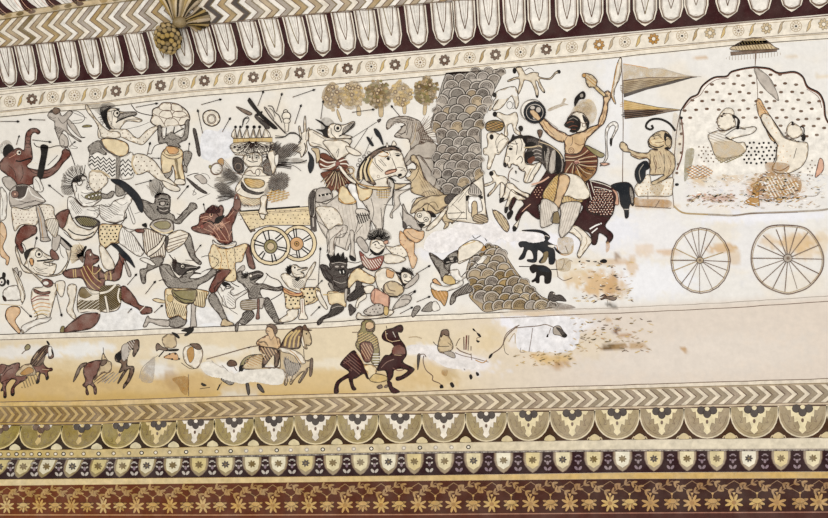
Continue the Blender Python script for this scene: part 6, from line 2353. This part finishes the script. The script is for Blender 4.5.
# ------------------------------------------------------------------ row of horses, arrows, hanging finial
run('''
@ chestnut_horse|chestnut horse with black mane and a pale rider's saddle, leftmost of the horse row|painted horse
t 0 330
p body
f br .6 0,250 30,240 60,245 100,230 135,228 140,260 200,240 250,160 290,120 325,105 345,120 365,150 370,185 350,198 335,190 340,150 310,180 300,230 330,262 358,262 360,280 330,290 335,330 320,345 310,310 280,300 270,350 250,370 255,340 270,290 200,310 180,340 130,370 100,400 100,440 85,455 75,440 80,400 110,350 80,340 50,370 40,400 45,455 35,470 25,460 25,420 5,420 20,380 0,350
f kb 0 210,215 250,150 300,110 330,110 320,160 290,240 230,250
h b .7 2 -50 215,215 300,115 320,150 260,240
l sk .5 230,200 260,160
l sk .5 260,210 300,150
l mr .7 20,320 50,280 90,260
l dk .6 10,360 60,340 110,330
l tn .5 290,270 340,275
f b 0 320,75 335,80 345,105 330,100
f w .3 335,120 355,115 365,160 345,185 332,165
f b 0 355,130 368,150 362,170 355,150
f b 0 25,455 45,455 40,470 25,468
f b 0 78,440 100,435 95,455 80,455
f b 0 250,355 275,348 265,370 250,370
f b 0 315,330 335,315 338,335 322,345
p saddle
f tn .4 105,310 150,250 210,235 245,280 240,310 180,315 140,320
f oc .3 140,300 200,255 235,285 180,310
h gd .9 3 70 190,310 260,300 240,370 150,400
p tail
l cr 1.2 5,310 30,270 45,250
f br .4 0,240 40,240 45,260 0,310
@ small_floating_head|small olive rider's head floating over the chestnut horse|painted figure
t 0 330
f ol .5 170,120 190,98 208,108 205,130 180,140
l kb .9 150,165 170,145 185,140
@ dark_tailed_horse|brown horse with a worn middle and dark curved tail, second in the horse row|painted horse
t 0 330
p body
f br .6 575,290 590,240 640,215 700,210 690,250 670,300 640,350 650,375 665,400 665,440 650,440 645,400 625,380 610,380 600,395 612,440 600,448 592,430 592,400 570,380 590,350
f tn .4 690,250 710,160 725,180 745,210 770,230 760,290 700,300 650,350 670,300
f kb .3 700,210 735,205 735,230 700,250
h kb .8 2.6 -35 690,300 780,280 760,340 640,370
l k .6 712,120 715,170
t 100 325
f kb .5 105,210 150,170 190,120 240,103 268,105 270,160 255,190 235,220 225,200 230,170 200,180 190,230 190,280 230,285 235,320 210,380 180,420 160,440 165,410 190,370 205,310 190,310 150,370 125,405 125,390 150,340 170,310 130,330 150,270 110,250
f lg .3 150,150 190,130 200,200 170,250 150,230
f b 0 105,205 140,190 150,230 125,250
h lg .9 2.2 55 180,130 240,110 210,190 180,240
h g .8 2.6 -45 20,350 130,330 100,390 20,400
p tail
t 0 330
f kb .5 505,360 530,280 560,235 600,225 590,245 560,265 540,310
@ broken_horse|flaked remains of a horse and banner in black and ochre scraps, in the horse row|painted horse
t 100 325
f w_lg 0 280,340 330,260 380,220 370,370 350,400 290,390
l g .6 270,370 290,300 340,250 400,210
p banner
f kb .4 385,145 400,125 430,150 470,165 460,180 410,170 390,180
f b .2 460,170 540,165 530,180 470,180
l b 1.2 405,220 440,180
f tn .3 430,90 480,60 520,80 525,150 470,160 440,140
l kb .6 520,80 530,130
p plume
f b .2 495,50 530,60 550,85 540,92 510,70
p wing
f b .2 560,40 600,20 640,10 645,40 600,75 580,70 600,50
p scarf
f ora .3 440,220 520,190 540,240 480,235
g b 1.1 6 470,200 540,190 545,250 510,250
p neck
f cr .5 575,220 580,160 620,140 680,130 710,190 690,270 660,300 600,270
f kb .3 620,130 680,130 700,165 670,170 640,150
f oc .3 600,180 640,150 650,220 620,260
l kb .8 710,180 700,250 665,300
l k .5 560,260 620,300 660,298
l kb .6 610,340 612,490
p scrap
f b .2 700,398 735,415 715,422
l b 1.2 810,450 828,410
l k .5 690,440 760,430
f w_oc 0 500,370 610,360 600,480 560,460 540,420
@ lance_rider|rider in a brown jacket holding a long lance behind him, on the striped-mane horse|painted figure||1k
t 200 320
p body
f sk .5 455,70 465,45 490,30 520,40 530,80 520,110 550,130 555,180 530,200 460,200 410,175 390,165 400,140 450,110 470,100 458,90
f kb .3 460,40 490,25 525,40 535,80 515,100 500,60
l kb .6 480,110 490,140 520,100
l kb .7 465,75 480,80
l kb .6 460,90 475,95
l kb .6 410,150 440,150 460,170
l kb .6 530,130 540,170
l ta .7 420,160 450,140
l k .6 400,160 450,150 470,180
p coat
f kb .5 410,180 450,185 520,195 550,230 540,310 515,320 510,240 460,300 430,330 440,260 455,240 415,215
h sk .8 2.6 60 420,190 530,210 510,240 450,280
p lance
L kb .9 45,270 330,190 410,175
f k 0 330,190 355,180 340,195
@ striped_mane_horse|cream horse with a brown striped mane and worn white belly, third in the horse row|painted horse
t 200 320
p tail
f ol .5 270,350 280,300 310,260 360,240 420,240 350,260 310,290 300,340 275,365
f b 0 270,320 300,310 300,345 275,362
p body
f tn .5 310,340 320,290 360,250 430,240 440,320 550,325 545,200 580,190 640,210 700,250 730,280 770,270 780,290 770,370 755,385 755,330 740,340 700,420 685,435 680,420 720,350 660,400 630,445 620,430 640,380 610,380 600,445 580,440 575,350
f g 0 580,260 640,290 700,310 650,380 600,370
h ch .7 2 75 580,250 700,300 650,400 590,420
f kb .2 760,275 780,270 775,370 755,385
f kb .2 735,340 745,350 700,425 685,430
h oc .7 2.4 25 330,260 430,245 430,300 330,320
L kb 1 440,328 550,328
f dg .3 315,440 335,435 345,500 330,515
f dg .3 395,440 420,450 445,495 430,500 400,470
p head
f tn .5 690,70 720,50 745,70 765,110 770,160 750,178 735,170 740,200 715,190 700,140
l kb .7 710,100 720,150 730,200
f kb .2 700,60 725,30 745,60 775,70 740,75
e b 0 735,95,6,6
l cr 1.4 700,110 715,180
l k .6 715,200 720,270
p mane
f kb .5 560,190 580,130 620,80 690,40 710,70 700,130 690,190 640,200
l gl 2.0 585,180 600,120 640,80
l gl 2.0 615,190 630,120 670,70
l gl 1.8 645,190 655,120 690,70
l gl 1.4 675,185 685,110
p harness
f cr .4 540,190 620,200 690,230 730,290 690,300 640,240 570,220
l oc .8 620,210 660,240 700,300
@ fallen_foot_soldier|grey faded fallen foot soldier with dark turban behind the striped-mane horse|painted figure
t 200 320
f kb .4 185,300 210,275 245,285 255,310 230,320 200,320
l kb .8 215,285 240,330 255,350
l g .8 150,310 190,350 220,390
l g .6 195,375 230,390 260,375
f g .3 145,405 180,400 235,430 210,450 160,425
L kb .8 120,485 150,430
l lg .9 80,280 110,310 170,330
f b .2 5,440 30,450 20,455
@ olive_coat_rider|stout rider in a checked olive coat on the dark brown horse|painted figure||1
t 300 320
p body
f ol .5 420,60 425,20 450,0 490,0 515,20 515,70 500,90 530,120 540,160 550,230 540,310 500,300 480,260 440,270 420,230 390,190 385,160 400,130 400,90
f sk .3 455,20 500,15 510,60 480,75 455,60
f kb .2 455,55 480,65 512,50 500,78 465,78
h kb .8 2.2 40 400,100 520,110 540,200 420,220
h gl .8 2.4 -30 410,90 520,110 530,190 420,190
f br .3 415,160 480,150 510,200 490,280 450,290 420,230
h sk .6 2.4 60 430,160 500,190 480,270 430,240
h w .8 2.6 0 505,230 550,240 540,310 505,300
l kb .7 360,85 410,85
f y .5 440,310 500,310 530,340 510,390 480,410 460,360
f gl .4 480,410 520,370 600,390 590,420 520,430
p shoe
f kb .3 530,460 560,445 570,465 545,475
f kb .3 580,460 600,445 605,462 590,467
@ dark_brown_horse|dark maroon brown horse under the olive-coated rider, its head turned back|painted horse
t 300 320
p body
f mr .6 280,300 320,250 365,212 390,225 440,300 475,400 460,400 440,370 390,400 365,410 370,450 388,478 360,480 340,420 330,400 280,430 265,460 265,500 235,500 250,430 300,390 340,360 290,320
f mr .6 530,345 580,250 620,240 650,190 630,160 580,140 565,110 590,70 640,55 670,40 700,35 712,60 700,85 675,85 690,130 725,180 735,240 710,290 780,330 785,350 740,390 690,415 665,415 665,395 700,385 745,350 700,335 650,345 640,390 610,420 590,350
f mr .4 600,420 630,430 640,460 680,485 685,500 630,500
f br 0 640,190 680,170 720,190 725,235 640,235
l tn .7 630,150 690,140
h br .8 2.6 40 300,290 360,230 420,310 400,380
l lg .8 640,80 660,120
e cr .2 600,95,4,4
l sk .8 390,225 440,300 475,400
l br .8 560,330 600,290 650,270
l br .8 330,300 360,340
l sk .6 590,75 600,130 640,150
l sk .5 650,240 700,245
l br .8 640,330 680,350 720,340
l br .7 300,300 350,280 400,320
l k .6 600,60 595,40
@ white_coat_rider|small brown-haired rider in a pale coat on the faint horse|painted figure||1k
t 400 315
p body
f tn .5 275,150 290,110 330,105 340,150 360,190 365,230 330,255 280,260 260,230 265,190
f kb .3 280,130 290,105 330,100 340,140 320,145 300,135 285,155
l k .6 230,185 265,215 340,215
l kb .8 330,250 300,265 280,250
f ch .4 300,260 340,250 375,265 380,295 350,290
l k .5 330,190 355,210
@ faint_horse|faint pale horse with dark mane strokes under the pale-coated rider, worn by white plaster|painted horse
t 400 315
p mane
l kb .8 385,215 400,180 415,160
l kb 1.2 440,150 442,240
l br 1.6 460,140 455,240
l kb 1.0 475,140 470,245
l kb 1.0 490,215 490,245
p body
l kb 1.0 390,225 420,250 490,275
l kb .7 380,260 430,280 520,300 610,325
l kb .8 490,265 495,310
l oc .9 520,310 570,330 600,310
l kb .6 505,95 530,120 555,150 530,160 540,190
f b .2 500,95 510,95 520,112 508,108
f b .2 530,125 548,130 560,150 545,148
f b .2 525,175 550,180 538,190
l k .6 440,370 450,380
f b .3 478,420 490,410 500,430 488,445
f b .3 525,395 540,400 545,415 530,418
l kb .9 165,280 160,320 180,380 225,420 225,450 270,470 290,490
f b .3 275,490 290,480 300,500 280,505
f b .3 345,475 360,465 375,490 360,500
f dg .3 120,280 140,270 135,320 122,380
l kb .8 125,275 165,270 180,290
l ta .9 60,155 110,150 150,162
f w_oc 0 290,380 330,380 320,420 290,410
@ faint_outlined_horse|faint outline of a horse with a dark lowered muzzle, last of the horse row|painted horse
t 500 310
p body
l kb .8 20,240 40,170 100,120 135,105
l kb .9 100,125 160,118 260,110 315,100 370,120
l k .5 25,230 35,290 60,310
l kb .6 225,125 215,200 200,290
l kb .5 145,260 140,290 175,290
l kb .6 350,125 335,170
f b .3 320,185 330,165 332,185
l ta .9 60,220 100,160 105,230
p head
f ch .5 370,120 410,110 440,150 462,175 445,190 410,175 370,165
f dg .2 385,120 420,130 455,170 450,185 430,180 410,150
f b 0 430,170 460,168 455,190 435,185
t 400 315
p tail
l kb 1.0 820,70 740,140 700,220 640,265
f b .2 612,300 620,275 640,265 630,290
''')
# arrows: tail x,y  head x,y  label
ARROWS = '''
.5,121.6 19.5,121.6|level arrow at the far left, under the floret strip
45.6,120.1 29,119.7|short level arrow pointing left, between the left edge and the small winged archer
16.7,145 19.5,135.6|tiny upright arrow left of the raised elephant trunk
32.6,140 51.4,142.2|arrow flying right from the tip of the elephant trunk
69.6,147 75.5,141.5|tiny arrow at the feet of the small winged archer
136,107.4 158,103.3|arrow flying right over the long beak, left of the cream boulder
147.8,153.8 150.4,142.2|small upright arrow left of the boulder-lifting demon
188.4,153.8 189.6,143|small upright arrow right of the boulder-lifting demon
202.9,133.5 197.8,109.6|long arrow pointing up, left of the round ring shield
201.4,104.8 221.7,99.2|arrow flying right above the round ring shield
222.5,132 230.7,117.6|slanted arrow right of the round ring shield
258,106 263.8,90.8|arrow pointing up behind the large black sword, left of the two
276.8,111.8 282.3,93|arrow pointing up over the snake, right of the two above the many-headed king
292.8,97.3 315.2,89.6|arrow flying right under the floret strip, left of the pale trees
295,124 301.4,104.6|slanted arrow left of the raised open hand
321,119.3 323.5,100.4|upright arrow over the beaked rider's hair, at the left end of the tree row
352.2,112.5 374.6,109.4|level arrow flying right across the trunks of the trees
400,116.4 391,105.5|arrow pointing up left over the grey elephant's head
63.8,197 48.6,184.8|arrow slanting up left, under the brown elephant demon's elbow
135.5,184.8 152.2,180.4|arrow flying right beneath the spotted leg
177.5,199.3 188.7,185.5|slanted blue-grey arrow between the grinning grey demon and the drawn sword
121,225 126.8,217|small slanted arrow over the white-haired boar's yellow skirt
205.8,212.3 203.6,203.6|small arrow pointing up over the spiny brown demon's head
34.8,247.7 37,236.8|small upright arrow over the crocodile head in the lower left
127.5,285 137,273.8|slanted arrow between the brown dog-headed demon and the grey demon's foot
195,252.8 201.2,244.8|small slanted arrow left of the spiny brown demon's belt
145.7,294 155.8,281|slanted arrow above the olive dagger
154.3,312.8 163,304.9|slanted arrow under the olive dagger
128,313 131.9,308.5|tiny arrow below the dog-headed demon's foot
21,306.3 31.9,317.2|arrow pointing down right at the orange striped belly
56.5,292.5 62,316.4|arrow pointing down between the legs of the crocodile-headed demon
310.9,315.7 320.3,306.3|slanted arrow between the leopard-skirted demon and the dark grey demon's foot
316,287 322.5,280.2|small slanted arrow beside the dark grey demon's elbow
318,292 320.5,247.5|long thin arrow shaft right of the front cart wheel
400,303.4 416,291|upper slanted arrow right of the curly-haired demon
400,313.7 413,307|lower slanted arrow right of the curly-haired demon's knee
416,273.8 430.4,265.4|slanted arrow right of the orange scarf
408.5,294 415.6,290.3|short slanted arrow left of the lunging grey demon's skirt
416.7,302 430.4,296.3|slanted arrow over the grey foot of the lunging demon
152,158 160,158.4|short black dash arrow left of the yellow garment
'''
for ln in ARROWS.strip().split('\n'):
    a, lab = ln.split('|'); p, q = a.split(); (x0, y0), (x1, y1) = [tuple(map(float, t.split(','))) for t in (p, q)]
    d = math.hypot(x1 - x0, y1 - y0); ux, uy = (x1 - x0) / d, (y1 - y0) / d
    base = WALL.at((x0 + x1) / 2, (y0 + y1) / 2)
    root = bpy.data.objects.new('arrow', None); root.location = base; COL.objects.link(root)
    P = Part(WALL, 4.0e-3); P.line([(x0, y0), (x1 - ux, y1 - uy)], 'k', .65); P.line([(x0, y0), (x0 + ux * 2, y0 + uy * 2)], 'kb', .9); P.build('shaft', root, base)
    P = Part(WALL, 4.2e-3); P.keyed = True; s = 3.2 if d > 11 else 2.2
    def at(u, v): return (x1 + ux * u - uy * v, y1 + uy * u + ux * v)
    P.fill([at(.4, 0), at(-s * .45, s * .38), at(-s, .2), at(-s, -.2), at(-s * .45, -s * .38)], 'b'); P.build('arrowhead', root, base)
    tag(root, lab, 'painted arrow', 'arrows flying over the battle')

# ------------------------------------------------------------------ carved finial hanging from the cove
def lump(V, F, c, a, b, n, ra, rb, rn, seg=10):
    """a rounded boss: centre, in-plane axes a and b, outward n, and its three radii"""
    o = len(V); m = seg // 2
    for j in range(m + 1):
        t = math.pi * j / m
        for i in range(seg):
            p = 2 * math.pi * i / seg
            V.append(c + a * (ra * math.sin(t) * math.cos(p)) + b * (rb * math.sin(t) * math.sin(p)) + n * (rn * math.cos(t)))
    for j in range(m):
        for i in range(seg):
            F.append((o + j * seg + i, o + (j + 1) * seg + i, o + (j + 1) * seg + (i + 1) % seg, o + j * seg + (i + 1) % seg))
def solid(name, V, F, key, parent, base, smooth=True):
    me = bpy.data.meshes.new(name); me.from_pydata([tuple(v - base) for v in V], [], F); me.materials.append(mat(key)); me.update()
    if smooth: me.polygons.foreach_set('use_smooth', [True] * len(F))
    o = bpy.data.objects.new(name, me); COL.objects.link(o); o.parent = parent; return o
n_ = COVE.n; A0 = COVE.at(168, 37); MM = (COVE.at(169, 37) - A0).length
def cov(x, y, h): return Surf(COVE.p + n_ * h, n_).at(x, y)
fin = bpy.data.objects.new('carved_finial', None); fin.location = A0; COL.objects.link(fin)
tag(fin, 'carved golden brown bud with feathery leaves, hanging over the petal border at the top left', 'finial')
cx_, cy_ = 168.5, 38.0; C0 = cov(cx_, cy_, .068)
u_ = (cov(cx_ + 1, cy_, .068) - C0).normalized(); v_ = n_.cross(u_).normalized()
V, F = [], []; lump(V, F, C0, u_, v_, n_, 12.5 * MM, 14.5 * MM, .065, 24)
bud = solid('bud', V, F, 'bd', fin, A0)
random.seed(5)
for k in range(42):
    z = .06 + .94 * (k + .6) / 42.2; p = k * 2.39996; s_ = math.sqrt(max(0, 1 - z * z))
    d = u_ * (s_ * math.cos(p)) + v_ * (s_ * math.sin(p)) + n_ * z
    c = C0 + u_ * (s_ * math.cos(p) * 12 * MM) + v_ * (s_ * math.sin(p) * 14 * MM) + n_ * (z * .063)
    a = d.orthogonal().normalized(); b = d.cross(a)
    V, F = [], []; lump(V, F, c, a, b, d, 2.35 * MM, 2.6 * MM, 1.9 * MM, 10); solid('scale', V, F, 'bs' if k % 3 else 'bs2', bud, A0)
def rib(pts, r):
    V, F = [], []; Q = catmull(pts, False, 5); m = len(Q)
    for i, q in enumerate(Q):
        p = Vector(q); t = (Vector(Q[min(i + 1, m - 1)]) - Vector(Q[max(i - 1, 0)])).normalized(); a = t.cross(n_).normalized(); b = a.cross(t)
        rr = r * (.45 + .55 * math.sin(math.pi * (.15 + .7 * i / (m - 1))))
        V += [p + a * (rr * math.cos(k * math.pi / 4)) + b * (rr * math.sin(k * math.pi / 4)) for k in range(8)]
    for i in range(m - 1):
        for k in range(8): F.append((i * 8 + k, i * 8 + (k + 1) % 8, i * 8 + 8 + (k + 1) % 8, i * 8 + 8 + k))
    F.append(tuple(range(7, -1, -1))); F.append(tuple((m - 1) * 8 + k for k in range(8)))
    return V, F
def leaf(name, ends, root, mid, r, keys):
    lead = None
    for i, (ex, ey) in enumerate(ends):
        t = i / (len(ends) - 1); hh = .03 + .045 * math.sin(math.pi * t)
        P0 = cov(root[0] + (t - .5) * 7, root[1] + (t - .5) * 3, .04); P2 = cov(ex, ey, .012)
        mx_, my_ = (root[0] + ex) / 2 + mid[0] * (t - .4), (root[1] + ey) / 2 + mid[1] * (t - .4)
        V, F = rib([tuple(P0), tuple(cov(mx_, my_, hh)), tuple(P2)], r * MM)
        if lead is None: lead = solid(name, V, F, keys[i % len(keys)], fin, A0)
        else: solid('rib', V, F, keys[i % len(keys)], lead, A0)
leaf('upper_leaf', [(156, -6), (159, -8), (162.5, -9), (166, -9), (169.5, -10), (173, -10), (176.5, -10), (180, -10), (183.5, -10), (187, -9), (190.5, -8), (194, -6), (197, -3), (199, 1)], (177, 21), (-2, 0), 2.1, ['bs', 'tn', 'bd', 'ta', 'bs2'])
leaf('side_leaf', [(199, 7), (202, 8.5), (205, 10.5), (207.5, 13), (209, 16), (210, 19), (209.5, 22), (208, 25), (205, 27.5), (201, 29.5), (197, 31)], (185, 23), (0, -3), 2.1, ['ta', 'bd', 'bs', 'bd', 'bs2'])
V, F = [], []; lump(V, F, cov(180, 22, .05), u_, v_, n_, 7 * MM, 5.5 * MM, .045, 14); solid('collar', V, F, 'bs2', fin, A0)
# ------------------------------------------------------------------ light: even world light plus an added soft area light facing the wall
w = bpy.data.worlds.new('daylight'); S.world = w; w.use_nodes = True
bg = w.node_tree.nodes['Background']; bg.inputs[0].default_value = (1, .98, .95, 1); bg.inputs[1].default_value = .75
def area(name, loc, tgt, size, power, col):
    l = bpy.data.lights.new(name, 'AREA'); l.shape = 'RECTANGLE'; l.size, l.size_y = size; l.energy = power; l.color = col
    o = bpy.data.objects.new(name, l); COL.objects.link(o); o.location = loc
    o.rotation_euler = (Vector(tgt) - Vector(loc)).to_track_quat('-Z', 'Y').to_euler()
area('added_soft_light', (1.0, -7.5, 2.6), (0.3, 0, 1.7), (3.5, 2.6), 260, (1, .985, .96))  # added area light behind the camera, standing in for daylight; no doorway modelled
S.view_settings.view_transform = 'Standard'; S.view_settings.look = 'None'; S.view_settings.gamma = 1; S.view_settings.use_curve_mapping = False
S.view_settings.exposure = -0.07
